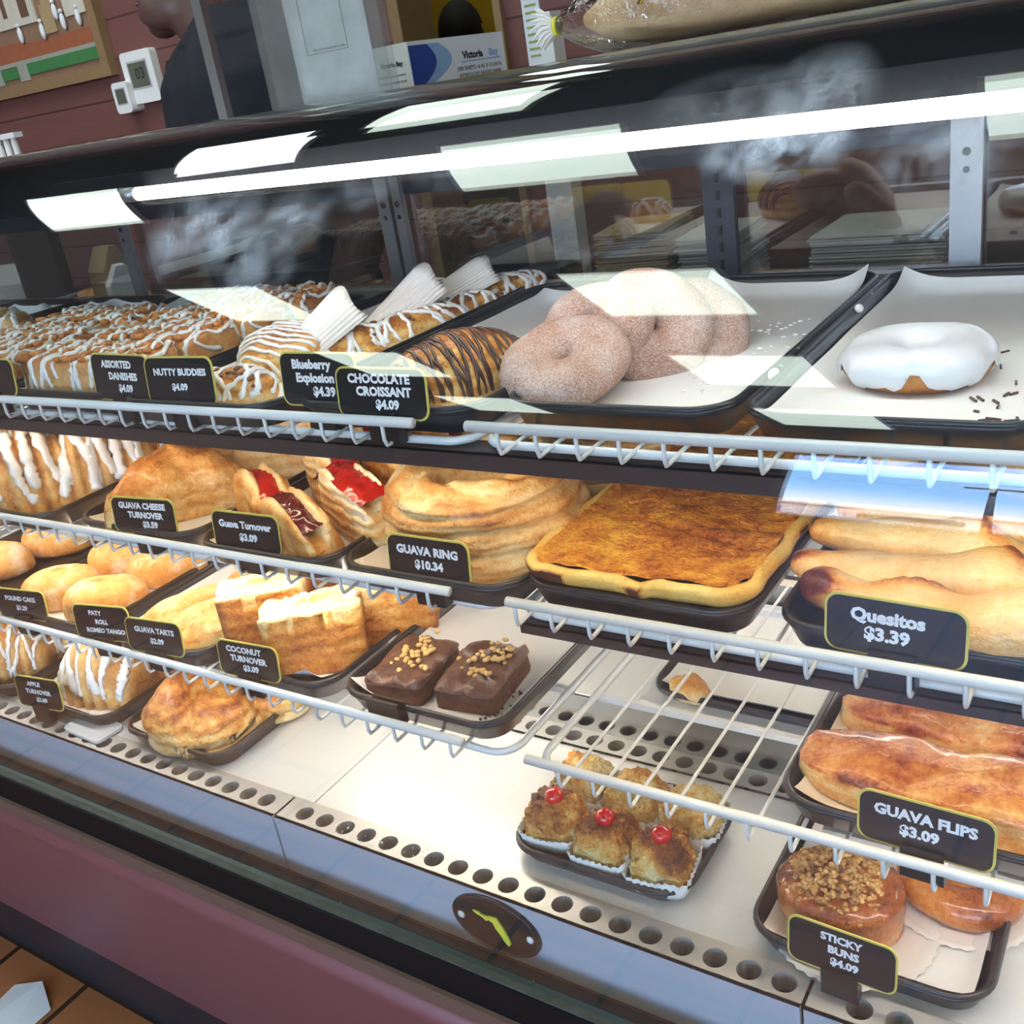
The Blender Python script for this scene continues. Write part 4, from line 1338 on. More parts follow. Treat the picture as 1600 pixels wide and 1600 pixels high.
# --- puff pastry rings
def ring_pastry(seed, Ro, Ri, H, label, x, y, z, rz=0, layers=3):
    nu, pv = 120, []
    nv = 46
    v_, b = [], []
    for i in range(nu):
        u = 2 * math.pi * i / nu
        for j in range(nv):
            t2 = j / (nv - 1)
            if t2 < .62:                        # outer wall, bulging layers
                w_ = t2 / .62
                lay = abs(math.sin(w_ * math.pi * layers + .35 * math.sin(3 * u + seed) + .2 * math.sin(7 * u)))
                r_ = Ro * (.90 + .10 * lay ** .6 - .10 * w_ ** 3)
                zz = H * .86 * w_
                bk = .30 + .24 * lay ** 2 + .22 * w_
            elif t2 < .85:
                w_ = (t2 - .62) / .23
                r_ = Ro * .90 + (Ri + .012 - Ro * .90) * w_
                zz = H * (.86 + .14 * math.sin(math.pi * min(1, w_ * .9 + .1)))
                zz += .010 * abs(math.sin(3.5 * u + 6 * w_ + seed)) * math.sin(math.pi * w_)
                bk = .5 + .3 * math.sin(6 * u + 7 * w_ + seed)
            else:
                w_ = (t2 - .85) / .15
                r_ = Ri + .012 * (1 - w_)
                zz = H * .86 * (1 - w_)
                bk = .3
            p = Vector((r_ * math.cos(u), r_ * math.sin(u), zz))
            q = nz(p, 28, seed)
            s_ = min(1, zz / .01)
            p += Vector((math.cos(u) * q * .006 * s_, math.sin(u) * q * .006 * s_, (nz(p, 40, seed + 2) * .004) * s_))
            v_.append(p)
            b.append(bk * .9 + .2 * q)
    f_ = []
    for i in range(nu):
        i2 = (i + 1) % nu
        for j in range(nv - 1):
            f_.append((i * nv + j, i2 * nv + j, i2 * nv + j + 1, i * nv + j + 1))
    o = link('guava_ring', v_, f_, 'ringm', None, True, b)
    setat(o, x, y, z, rz)
    return tag(o, label, 'pastry ring', 'puff pastry rings')
ring_pastry(71, .097, .02, .072, 'tall layered puff pastry ring behind the GUAVA RING card', -.523, .118, B2)
ring_pastry(74, .095, .02, .05, 'second puff pastry ring behind the tall one, showing only at its right', -.50, .300, B2)

# --- orange pie sheet
def pie_sheet(x0, x1, y0, y1, z):
    t_ = thing('pie_sheet', 'large orange browned pie sheet with yellow crust edge filling its tray', 'pie', ((x0 + x1) / 2, (y0 + y1) / 2, z))
    w_, d_ = x1 - x0, y1 - y0
    nx, ny = 60, 110
    v_, f_, b = [], [], []
    for j in range(ny + 1):
        for i in range(nx + 1):
            x, y = (i / nx - .5) * (w_ - .012), (j / ny - .5) * (d_ - .012)
            cq = math.hypot(max(0, abs(x) - (w_ / 2 - .036)), max(0, abs(y) - (d_ / 2 - .036)))
            if cq > .032 and abs(x) > w_ / 2 - .036 and abs(y) > d_ / 2 - .036:
                kx, ky = math.copysign(w_ / 2 - .036, x), math.copysign(d_ / 2 - .036, y)
                x, y = kx + (x - kx) * .032 / cq, ky + (y - ky) * .032 / cq
            e_ = min(w_ / 2 - abs(x), d_ / 2 - abs(y))
            zz = .022 + .0030 * nz((x, y, 0), 30, 2) + .0022 * nz((x, y, 0), 75, 5)
            cr = abs(x * .22 + (y + d_ * .27) + .006 * nz((x, y, 0), 18, 9))
            zz -= .004 * max(0, 1 - cr / .005)
            zz += .002 if e_ < .01 else 0
            v_.append((x, y, zz))
            b.append(.42 + .35 * nz((x, y, 0), 12, 4) + (-.5 if e_ < .006 else 0) + .25 * max(0, 1 - cr / .006))
    for j in range(ny):
        for i in range(nx):
            a = j * (nx + 1) + i
            f_.append((a, a + 1, a + nx + 2, a + nx + 1))
    link('filling', v_, f_, 'sheet', t_, True, b)
    rings, b = [], []
    n = 9
    base = rrect(-w_ / 2, w_ / 2, -d_ / 2, d_ / 2, .030, 16)
    # densify
    pts = []
    for k_ in range(len(base)):
        p, q = Vector(base[k_]), Vector(base[(k_ + 1) % len(base)])
        m = max(1, int((q - p).length / .006))
        pts += [p.lerp(q, s_ / m) for s_ in range(m)]
    prof_ = [(.020, .0), (.009, .006), (.002, .0115), (-.001, .015), (-.0015, .019), (.0005, .0225), (.003, .0240), (.006, .0238), (.008, .0225), (.0105, .0195)]
    for (ins, zz) in prof_:
        rg = []
        for k_, p in enumerate(pts):
            pp, pn = pts[k_ - 1], pts[(k_ + 1) % len(pts)]
            tn = (pn - pp).normalized()
            nr = Vector((-tn.y, tn.x))
            q = nz((p.x, p.y, zz), 30, 8)
            pt = p + nr * (ins + .0022 * q)
            gap_ = max(0, 1 - abs((p.y + d_ * .5 - .0) * 40 + (p.x - w_ * .06) * 60) / 1.0) if p.y < -d_ * .45 else 0
            rg.append(Vector((pt.x, pt.y, zz + (.002 * nz((p.x, p.y, 0), 45, 3) - .005 * gap_ if zz > .01 else 0))))
            b.append(.28 + .4 * q + (.75 if nz((p.x, p.y, 0), 26, 12) > .30 and .008 < zz < .02 else 0) + (-.1 if zz > .02 else .1))
        rings.append(rg)
    vv, ff = loft(rings, False)
    link('crust_edge', vv, ff, 'sheet_edge', t_, True, b)
    return t_
pie_sheet(-.433, -.241, .022, .427, B2 + .0105)

# --- quesitos: long pale sticks with glazed tips
def quesito(seed, L, r, label, x, y, z, rz=0):
    rings, b = [], []
    n = 44
    for i in range(n + 1):
        t_ = i / n
        xx = (t_ - .5) * L
        pr = max(.03, math.sin(math.pi * min(1, max(0.0, t_))) ** .36)
        pr *= 1 + .13 * math.sin(t_ * 19 + seed)
        cy = .006 * math.sin(t_ * 7 + seed * 2)
        cz = .005 * math.sin(t_ * 9 + seed) * pr
        ring_ = []
        for k_ in range(26):
            a = 2 * math.pi * k_ / 26
            c_, s_ = math.cos(a), math.sin(a)
            flap = .26 * max(0, math.cos(a - 1.1 - 1.2 * math.sin(t_ * 6 + seed))) ** 12 * (.4 + .6 * abs(math.sin(t_ * 9 + seed)))
            rr = r * pr * (1 + flap)
            p = Vector((xx, cy + rr * c_ * 1.05, max(0, r * .82 + cz + rr * s_ * .95)))
            q = nz(p, 24, seed)
            p += Vector((0, c_, s_ if p.z > .002 else 0)) * q * .003
            ring_.append(p)
            endb = max(0, 1 - t_ / .17)
            endb = max(endb, max(0, 1 - (1 - t_) / .12))
            b.append(.24 + .24 * q + (1.0 if seed == 1 else .42) * endb ** (.7 if seed == 1 else 1.1) - .12 * s_ + .5 * flap / .16)
        rings.append(ring_)
    v_, f_ = loft(rings)
    o = link('cheese_stick', v_, f_, 'ques', None, True, b)
    setat(o, x, y, z, rz)
    return tag(o, label, 'pastry', 'quesitos on the middle shelf')
for i, (y, z, x) in enumerate(((.052, 0, -.114), (.090, .006, -.128), (.127, .013, -.128), (.162, .018, -.118), (.205, .020, -.11), (.25, .018, -.12), (.30, .014, -.125))):
    quesito(i + 1, .215, .0215 if i else .0245, '%s cheese stick counted from the glass, in the Quesitos tray' % ['first, dark tipped', 'second', 'third', 'fourth', 'fifth', 'sixth', 'seventh'][i], x, y, B2 + z, -7 + rnd.uniform(-3, 3))

# --- oval dusted cakes
G = 'oval dusted pound cakes'
for i, (x, y, rz, lb) in enumerate(((-1.202, .078, 30, 'pale oval cake behind the left dim price card'), (-1.108, .075, 30, 'golden oval cake nearest the glass'),
        (-1.195, .175, 30, 'dusted oval cake in the second row, left'), (-1.105, .172, 32, 'oval cake with a pale streak, second row by the tray edge'),
        (-1.40, .10, 30, 'brown oval cake at the left picture edge'), (-1.375, .19, 30, 'yellowish oval cake in the shaded left tray'), (-1.19, .27, 30, 'oval cake in the third row, mostly hidden'))):
    g = pillow(fp_ellipse(.056, .036), .020, .026, 52, .0016, 40, i + 80, .82, 0, e=.8, bakefn=lambda p, H: .62 - .5 * p.z / H + .2 * nz(p, 30, i))
    o = blob('dusted_cake', g, 'cake')
    setat(o, x, y, B3, rz)
    tag(o, lb, 'cake', G)
# --- guava tarts: slim rolled sticks
for i, (x, y, rz, L, lb) in enumerate(((-.982, .105, 64, .12, 'rolled guava tart at the left of its tray, nearest the dark tray edge'), (-.935, .10, 60, .125, 'rolled guava tart in the middle, smooth and golden'),
        (-.897, .085, 58, .11, 'short rolled guava tart at the right, by the coconut turnovers'), (-.955, .22, 62, .12, 'rolled guava tart behind the front three'), (-.905, .225, 62, .12, 'rolled guava tart at the back by the coconut turnovers'))):
    g = rolled('t', L, .021, '', '', None, 0, 'gold', 90 + i, None, 2, .95)
    bk = [max(0, .12 + (bb - .45) * .5 + .75 * max(0, abs(p.x) / (L / 2) - .62)) for p, bb in zip(g[0], g[2])]
    o = link('guava_tart', g[0], g[1], 'gold', None, True, [q * .8 + .1 for q in bk])
    setat(o, x, y, B3, rz)
    tag(o, lb, 'tart', 'rolled guava tarts')
# --- coconut turnovers: tall square folded pastries
def box_pastry(seed, a, b_, H, label, x, y, z, rz, rx_=0, ry=0, mat='flake'):
    t_ = thing('coconut_turnover', label, 'pastry', (x, y, z), R(rz), 'square coconut turnovers')
    t_.rotation_euler.x, t_.rotation_euler.y = R(rx_), R(ry)
    def bk(p, H_):
        e_ = max(0, 1 - (a - abs(p.x)) / .008)
        return .52 + .26 * nz(p, 26, seed) + .3 * e_ * (p.z < H_ * .9) - (.55 if p.z > H_ * (.93 + .03 * nz(p, 70, seed)) else 0) + .15 * (1 - p.z / H_)
    g = pillow(fp_rect(a, b_, 12), H * .93, H * .07, 84, .0045, 30, seed, .97, .0006, 2, .35, lambda xx, yy: .004 * nz((xx, yy, 0), 60, seed), bk)
    v_, f_, b = g
    for p in v_:
        k = p.z / H
        p.x *= 1 + .07 * k
        p.y *= 1 + .05 * math.sin(k * 3)
    blob('pastry', (v_, f_, b), mat, t_)
    mb_ = MB()
    rn_ = random.Random(seed)
    for k_ in range(90):
        mb_.ball((rn_.uniform(-a, a) * 1.0, rn_.uniform(-.8, .8) * b_, H * .975), rn_.uniform(.002, .0042), 6, 4, (1.5, .8, .6), Matrix.Rotation(rn_.uniform(0, 3), 3, 'Z'))
    mb_.obj('coconut_filling', 'cream', t_)['kind'] = 'stuff'
    return t_
box_pastry(101, .046, .023, .082, 'square coconut turnover at the front left behind its price card', -.820, .085, B3, 40)
box_pastry(102, .050, .026, .078, 'square coconut turnover nearest the glass, by the brownie tray', -.737, .072, B3, 43)
box_pastry(103, .048, .024, .074, 'shiny coconut turnover behind at the right tray edge', -.703, .148, B3, 46, 0, 8)
box_pastry(104, .046, .023, .08, 'coconut turnover behind at the left, under the middle shelf rail', -.805, .168, B3, 42)
box_pastry(105, .046, .023, .08, 'coconut turnover at the back centre of its tray', -.745, .23, B3, 44)
# --- brownies
for i, (x, y, rz, lb) in enumerate(((-.622, .083, 7, 'left brownie with chopped nuts on rippled frosting'), (-.545, .095, 7, 'right brownie with chopped nuts and crumbs beside it'))):
    t_ = thing('brownie', lb, 'brownie', (x, y, B3), R(rz), 'nut topped brownies')
    g = pillow(fp_rect(.0325, .043, 14), .019, .002, 60, .0014, 70, 110 + i, 1, 0, e=.25)
    blob('cake', g, 'brownie', t_)
    g2 = pillow(fp_rect(.0335, .044, 12), .003, .005, 64, .0022, 50, 112 + i, .96, 0, e=.3, fold=lambda xx, yy: .0028 * math.sin(xx * 230 + 5 * nz((xx, yy, 0), 34, i)))
    blob('frosting', g2, 'frost', t_, (0, 0, .0185))
    rn_ = random.Random(i)
    mb = MB()
    for k in range(44):
        mb.ball((rn_.gauss(.002, .011), rn_.gauss(.006, .016), .0278), rn_.uniform(.0017, .0032), 6, 4, (1.3, 1, .8), Matrix.Rotation(rn_.uniform(0, 3), 3, 'Z'))
    mb.obj('chopped_nuts', plain('chopped_nuts', '#DDB06A', .5, 0, .25, 200), t_)['kind'] = 'stuff'
mb = MB()
for k in range(40):
    mb.ball((rnd.gauss(-.513, .008), rnd.uniform(.045, .10), B3 + .0004), rnd.uniform(.0006, .0019), 5, 4)
for k in range(14):
    mb.ball((rnd.gauss(-.552, .015), rnd.uniform(.036, .042), B3 + .0004), rnd.uniform(.0006, .0013), 5, 4)
tag(mb.obj('brownie_crumbs', 'brownie'), 'brown cake crumbs on parchment at the right brownie', 'crumbs', None, 'stuff')
# --- long glazed guava rolls
for i, (x, y, rz, L, lb) in enumerate(((-.108, .080, -2, .245, 'front long glazed guava roll behind the GUAVA FLIPS card'), (-.108, .160, -2, .225, 'rear long glazed guava roll, dark baked left end'))):
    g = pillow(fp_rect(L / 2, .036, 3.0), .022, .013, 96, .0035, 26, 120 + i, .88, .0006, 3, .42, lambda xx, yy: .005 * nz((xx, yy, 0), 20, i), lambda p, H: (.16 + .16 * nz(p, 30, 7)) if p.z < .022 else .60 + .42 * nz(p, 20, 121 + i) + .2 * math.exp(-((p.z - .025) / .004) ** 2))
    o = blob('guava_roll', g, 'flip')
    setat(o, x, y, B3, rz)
    tag(o, lb, 'pastry', 'long glazed guava rolls')

# --- puff pastries on the deck
def heart(seed, label, x, y, z, rz, a=.06, hgt=.055, mat='gold', bits=0, tilt=0):
    t_ = thing('puff_pastry', label, 'pastry', (x, y, z), R(rz), 'puff pastries on the deck')
    t_.rotation_euler.x = R(tilt)
    g = pillow(fp_heart(a), hgt * .42, hgt * .58, 76, .005, 24, seed, .9, .0014, 4, .9, fold=lambda xx, yy: -.017 * math.exp(-((xx + .25 * yy) / .012) ** 2) * (1 if yy < .02 else .4) - .22 * max(0, xx) + .012 * nz((xx, yy, 0), 24, seed), bakefn=lambda p, H: .08 + .70 * min(1, p.z / (H * .8)) + .2 * nz(p, 22, seed))
    blob('pastry', g, mat, t_)
    if bits:
        rn_ = random.Random(seed)
        mb_ = MB()
        tr_ = bvh(g[0], g[1])
        for k_ in range(bits):
            h = tr_.ray_cast(Vector((rn_.uniform(-a * .6, a * .6), rn_.uniform(-a * .6, a * .6), .3)), Vector((0, 0, -1)))
            if h[0]:
                mb_.ball(h[0], rn_.uniform(.003, .006), 7, 5, (1.3, 1, .7))
        mb_.obj('guava_bits', 'guava', t_)['kind'] = 'stuff'
    return t_
heart(131, 'big golden heart shaped puff pastry at the front of its deck tray', -1.005, .092, BD, 12, .068, .072)
heart(132, 'puff pastry with red guava bits behind the heart shaped one', -1.03, .185, BD, 0, .052, .068, 'flake', 14)
heart(133, 'small puff pastry at the right tray edge with red jelly under the shelf rail', -.945, .165, BD, -30, .042, .058, 'gold', 6)

# --- cherry macaroons
def macaroon(seed, label, x, y, cherry=True, rz=0):
    t_ = thing('coconut_macaroon', label, 'macaroon', (x, y, BD - .001), R(rz), 'coconut macaroons on the deck')
    g = pillow(fp_rect(.029, .027, 3.4), .020, .026, 64, .0055, 75, seed, .95, 0, 3, .75, bakefn=lambda p, H: .10 + (.78 if cherry else .5) * max(0, p.z / H - .12) + .42 * nz(p, 26, seed))
    v_, f_, b = g
    for p in v_:
        if p.z > .004:
            d_ = Vector((p.x, p.y, p.z - .018)).normalized()
            p += d_ * (.0028 * nz(p, 190, seed) + .002 * nz(p, 330, seed))
    blob('coconut', (v_, f_, b), 'mac', t_)
    if cherry:
        mb_ = MB().ball((.002, .0, .0), .0098, 16, 12, (1, 1, .84))
        mb_.obj('cherry', 'cherry', t_, loc=(0, 0, .0495))
    # crinkled square liner
    nn = 64
    rg0, rg1, rg2 = [], [], []
    for k_ in range(nn):
        u = 2 * math.pi * k_ / nn
        r_ = fp_rect(.0305, .0305, 5)(u)
        q = .0016 * math.sin(k_ * math.pi) + .0014 * (1 if k_ % 2 else -1)
        rg0.append((r_ * .9 * math.cos(u), r_ * .9 * math.sin(u), 0.0008))
        rg1.append(((r_ + q * .5) * math.cos(u), (r_ + q * .5) * math.sin(u), .008))
        hh = .021 + .004 * nz((math.cos(u), math.sin(u), seed), 1.8, seed)
        rg2.append(((r_ * 1.05 + q) * math.cos(u), (r_ * 1.05 + q) * math.sin(u), hh))
    vv, ff = loft([rg0, rg1, rg2], False)
    o_ = link('paper_liner', vv, ff, 'paper', t_)
    m_ = o_.modifiers.new('s', 'SOLIDIFY')
    m_.thickness = .0003
    return t_
for i, (x, y, ch, lb) in enumerate(((-.486, .094, 1, 'left front macaroon with a cherry, dark toasted top'), (-.425, .086, 1, 'middle front macaroon with a cherry, in the row by the glass'), (-.366, .084, 1, 'right front macaroon with a cherry, nearest the glass'),
        (-.487, .155, 0, 'left macaroon of the second row, golden and plain'), (-.425, .152, 0, 'pale macaroon in the middle of the second row'), (-.364, .149, 0, 'right macaroon of the second row, by the tray edge'))):
    macaroon(140 + i, lb, x, y, ch, rnd.uniform(-8, 8))

# --- sticky buns
sb_ = thing('sticky_bun', 'round sticky bun piled with chopped walnuts behind the STICKY BUNS card', 'bun', (-.207, .098, BD), R(-10))
g = pillow(fp_ellipse(.052, .047), .034, .014, 60, .003, 30, 151, .86, .0008, 2, .6, bakefn=lambda p, H: .25 + .4 * p.z / H + .25 * nz(p, 26, 3))
blob('bun', g, 'sticky', sb_)
mb = MB()
rn_ = random.Random(5)
for k in range(420):
    q = rn_.random() ** .5
    u = rn_.uniform(0, 6.283)
    x, y = .047 * q * math.cos(u), .043 * q * math.sin(u)
    mb.ball((x, y, .0475 - .011 * q ** 4 + rn_.uniform(0, .006) * (1 - q * .6)), rn_.uniform(.0019, .0036), 6, 4, (1.35, .9, .7), Matrix.Rotation(rn_.uniform(0, 3), 3, 'Z') @ Matrix.Rotation(rn_.uniform(-.6, .6), 3, 'X'))
mb.obj('chopped_walnuts', crust('walnut', [(0, '#E6C07F'), (.45, '#C39250'), (.75, '#8E6036'), (1, '#4E3020')], 160, .5, .2, mixn=1.2), sb_)['kind'] = 'stuff'
s2 = thing('glazed_bun', 'flat glossy caramel bun beside the walnut sticky bun', 'bun', (-.123, .165, BD), R(-10))
g = torus(.036, .016, .017, amp=.003, seed=9)
blob('bun', ([p + Vector((0, 0, .016)) for p in g[0]], g[1], g[2]), 'sticky', s2)
g = pillow(fp_ellipse(.034, .034), .012, .008, 40, .002, 40, 152)
blob('caramel_centre', g, 'flip', s2)
def liner(label, x, y, z, r0, r1, h):
    n = 80
    rg = []
    for (r_, zz, am) in ((r0 * .96, .0004, 0), (r0, .0008, 0), (r1, h, .0012)):
        rg.append([((r_ + am * (1 if k % 2 else -1)) * math.cos(2 * math.pi * k / n), (r_ + am * (1 if k % 2 else -1)) * math.sin(2 * math.pi * k / n), zz) for k in range(n)])
    vv, ff = loft(rg, False)
    ff.append(tuple(range(n - 1, -1, -1)))
    o = link('bun_paper', vv, ff, 'paper2', loc=(x, y, z))
    m_ = o.modifiers.new('s', 'SOLIDIFY')
    m_.thickness = .0003
    return tag(o, label, 'paper cup')
liner('white pleated paper under the walnut sticky bun', -.196, .092, BD + .0002, .060, .068, .003)
liner('white pleated paper under the glossy caramel bun', -.123, .163, BD + .0002, .056, .064, .003)

# --- odds and ends in the case
o = link('loose_lid', *(lambda pr: ([(p[0], p[1], zz) for zz in (0, .004) for p in pr], [tuple(range(len(pr) - 1, -1, -1)), tuple(range(len(pr), 2 * len(pr)))] + [(k, (k + 1) % len(pr), len(pr) + (k + 1) % len(pr), len(pr) + k) for k in range(len(pr))]))(rrect(-.041, .041, -.021, .021, .008, 5)), plain('frosted_plastic', '#DADBDD', .5), None, False)
setat(o, -1.17, .034, .6508, -3)
tag(o, 'frosted white plastic lid lying on the steel strip before the apple turnovers', 'lid')
g = pillow(fp_rect(.025, .014, 3), .012, .012, 40, .004, 60, 161, .9, .001)
o = blob('pastry_scrap', g, 'flake')
setat(o, -.425, .292, .7062, -12)
tag(o, 'torn orange pastry scrap at the corner of the bare rear tray', 'pastry scrap')

# ================================================================== ON TOP OF AND BEHIND THE CASE
ZT = 1.3574
# wrapped loaf lying along the top edge
bl = thing('bread_loaf', 'long bread loaf in clear wrap lying on top of the case', 'bread', (-.475, .285, ZT + .0285), R(-1.0))
rings, bk = [], []
for i in range(50):
    t_ = i / 49
    x = .02 + .86 * t_
    r_ = .0272 * min(1, math.sin(min(1, (t_ + .004) / .10) * math.pi / 2) ** .55, math.sin(min(1, (1 - t_ + .004) / .10) * math.pi / 2) ** .55)
    ring_ = []
    for k in range(26):
        a = 2 * math.pi * k / 26
        p = Vector((x, r_ * 1.12 * math.cos(a), r_ * .98 * math.sin(a)))
        q = nz(p, 18, 3)
        p *= 1
        p.z = max(-.0268, p.z + q * .002)
        ring_.append(p)
        bk.append(.3 + .15 * q)
    rings.append(ring_)
v_, f_ = loft(rings)
link('crust', v_, f_, crust('pale_loaf_crust', [(0, '#E8C79C'), (.4, '#D9B081'), (.8, '#B98655'), (1, '#9A6A40')], 14, .6, 0, 0, 100, .001, 120, None, .3), bl, True, bk)
rings = []
for i in range(60):
    t_ = i / 59
    x = -.012 + .90 * t_
    r_ = .0290 * min(1, .12 + math.sin(min(1, max(0, (t_ - .008)) / .09) * math.pi / 2) ** .6, .12 + math.sin(min(1, (1 - t_) / .09) * math.pi / 2) ** .6)
    ring_ = []
    for k in range(36):
        a = 2 * math.pi * k / 36
        q = 1 + .035 * math.sin(9 * a + 3 * math.sin(x * 30)) * (1 if t_ < .12 or t_ > .9 else .25)
        ring_.append(Vector((x, r_ * 1.12 * q * math.cos(a), max(-.0284, r_ * q * math.sin(a)))))
    rings.append(ring_)
v_, f_ = loft(rings, False)
link('clear_wrap', v_, f_, 'wrap', bl)
mb = MB()
for k in range(14):
    a = 2 * math.pi * k / 14
    mb.tube([(-.008, 0, 0), (-.02, .010 * math.cos(a), .010 * math.sin(a)), (-.028, .016 * math.cos(a + .5), .017 * math.sin(a + .5))], [.0015, .0022, .0006], 5)
mb.obj('gathered_end', 'paper2', bl)
MB().tube([(-.010, .006 * math.cos(q), .006 * math.sin(q)) for q in [i * .4 for i in range(17)]], .0022, 6).obj('tie', plain('yellow_tie', '#D8D23A', .4), bl)
mb = MB()
mb2 = MB()
for k in range(9):
    x = .085 + .05 * k
    pts = [(x + .03 * u, .0292 * 1.13 * -math.cos(a), .0297 * math.sin(a)) for u, a in ((0, .12), (.33, .42), (.66, .75), (1, 1.1))]
    mb.tube(pts, .0009, 5)
    mb2.tube([(p[0] + .0024, p[1], p[2]) for p in pts], .0009, 5)
mb.obj('brown_print', plain('brown_wrap_print', '#6E4A1E', .5), bl)
mb2.obj('yellow_print', plain('yellow_wrap_print', '#C9BE4A', .5), bl)

# carton of bakery paper
bx = thing('bakery_paper_box', 'white and blue carton of bakery paper on the case beside the clear sign', 'box', (-.892, .60, ZT), R(-5.8))
MB().box(-.078, 0, 0, .2, 0, .058).obj('carton', 'carton', bx, False)
def face_x(pts, dx):
    n = len(pts)
    return [(xx, p[0], p[1]) for xx in (0, dx) for p in pts], [tuple(range(n - 1, -1, -1)), tuple(range(n, 2 * n))] + [(k, (k + 1) % n, n + (k + 1) % n, n + k) for k in range(n)]
arc = lambda r0, w_: [(r0 + w_ * math.sin(math.pi * (.18 + .82 * k / 14)), .053 - .052 * k / 14) for k in range(15)]
v_, f_ = face_x([(.001, .053)] + arc(.018, .034) + [(.001, .001)], .0004)
link('blue_swoosh', v_, f_, 'blue', bx, False)
in_, out_ = arc(.018, .034), arc(.032, .052)
v_, f_ = face_x(out_ + in_[::-1], .0003)
link('pale_swoosh', v_, f_, 'inkblue', bx, False)
def text_x(mb_, s_, size, y, z, dx, bold=.03, sx=1):
    v_, f_ = text_geo(s_, size, bold)
    mb_.add([Vector((dx, p.x * sx + y, p.y + z)) for p in v_], f_)
mb = MB()
text_x(mb, 'Victoria', .013, .128, .033, .0005, .05, 1.05)
mb.obj('brand_lettering', 'inkblack', bx, False)
mb = MB()
text_x(mb, 'Bay', .013, .174, .033, .0005, .04, 1.1)
mb.box(0, .0005, .102, .188, .0245, .0262)
mb.obj('pale_lettering', 'inkblue', bx, False)
mb = MB()
text_x(mb, '1000 SHEETS \u2022 6 IN. X 10 3/4 IN.', .0072, .140, .0165, .0005, .02, 1.0)
text_x(mb, 'INTERFOLDED BAKERY PAPER', .0072, .140, .0075, .0005, .02, .95)
mb.obj('small_lettering', 'inkblack', bx, False)
mb = MB()
put_text(mb, 'Victoria Bay', .0085, -.034, .034, -.0004, .04)
put_text(mb, '1000 SHEETS \u2022 6 IN. X 10 3/4 IN.', .0038, -.036, .020, -.0004, .02)
put_text(mb, 'INTERFOLDED BAKERY PAPER', .0038, -.036, .012, -.0004, .02)
mb.obj('end_lettering', 'inkblack', bx, False)

# acrylic sign holder
sg = thing('sign_holder', 'scuffed clear acrylic sign holder standing on the case in front of the server', 'sign holder', (-.8565, .40, ZT), 0)
MB().box(-.101, .087, 0, .0028, .0, .27).obj('front_sheet', 'acrylic', sg, False)
MB().box(-.101, .087, .012, .0148, .0, .27).obj('rear_sheet', 'acrylic', sg, False)
MB().box(-.101, .087, -.0, .06, -.0002, .003).obj('foot', 'acrylic', sg, False)
nt = thing('notice', 'white printed notice inside the clear acrylic sign holder', 'notice', (-.852, .4065, ZT + .001))
v_, f_ = [], []
for j in range(13):
    for i in range(9):
        x, z = (i / 8 - .5) * .118, .25 * j / 12
        v_.append((x, .0007 * math.sin(z * 18 + 1), z))
for j in range(12):
    for i in range(8):
        a = j * 9 + i
        f_.append((a, a + 1, a + 10, a + 9))
o = link('sheet', v_, f_, 'carton', nt)
sm = o.modifiers.new('s', 'SOLIDIFY')
sm.thickness = .0005
mb = MB()
for i, (ln, sz) in enumerate((('AT OUR OTHER LOCATION', .0056), ('You may confirm sharing service at the', .0046), ('counter for a limited time', .0046), ('', 1), ('Please let us know about any allergies', .0050), ('BEFORE ordering.', .0054))):
    if ln:
        put_text(mb, ln, sz, .0, .178 - .0105 * i, -.0020, .02, .9)
put_text(mb, 'Thank you for shopping with us today', .0036, 0, .056, -.0020, .01, .9)
for (x0, x1, z0, z1) in ((-.035, -.0346, .052, .23), (.0275, .0279, .052, .23), (-.035, .0279, .052, .0524)):
    mb.box(x0, x1, -.0020, -.0016, z0, z1)
mb.obj('printed_text', 'inkblack', nt, False)

# metal bar standing behind the case top
pb = thing('metal_bar', 'slim upright aluminium bar in front of the server', 'bar', (-1.196, .545, ZT))
MB().box(-.009, .009, -.006, .006, 0, .5).obj('bar', 'alu', pb, False)
MB().box(-.02, .02, -.01, .01, 0, .004).obj('foot', 'alu', pb, False)

# ------------------------------------------------------------------ people
def remeshed(name, mb_, vox, mat, parent=None, smooth=3):
    o = mb_.obj(name + '_tmp', mat)
    m1 = o.modifiers.new('r', 'REMESH')
    m1.mode = 'VOXEL'
    m1.voxel_size = vox
    m2 = o.modifiers.new('s', 'SMOOTH')
    m2.iterations = smooth
    m2.factor = .6
    dg = bpy.context.evaluated_depsgraph_get()
    me = bpy.data.meshes.new_from_object(o.evaluated_get(dg))
    bpy.data.objects.remove(o)
    me.name = name
    me.materials.clear()
    me.materials.append(M[mat])
    me.polygons.foreach_set('use_smooth', [True] * len(me.polygons))
    n = bpy.data.objects.new(name, me)
    C.objects.link(n)
    if parent is not None:
        n.parent = parent
    return n
def ering(z, a, b_, yo=0, n=28):
    return [(a * math.cos(2 * math.pi * k / n), yo + b_ * math.sin(2 * math.pi * k / n), z) for k in range(n)]
def limb(mb_, pts, rr):
    P2, R2 = [], []
    for i in range(len(pts) - 1):
        for k in range(6):
            u = k / 6
            P2.append(Vector(pts[i]).lerp(Vector(pts[i + 1]), u))
            R2.append(rr[i] + (rr[i + 1] - rr[i]) * u)
    P2.append(Vector(pts[-1])); R2.append(rr[-1])
    mb_.tube(P2, R2, 14)
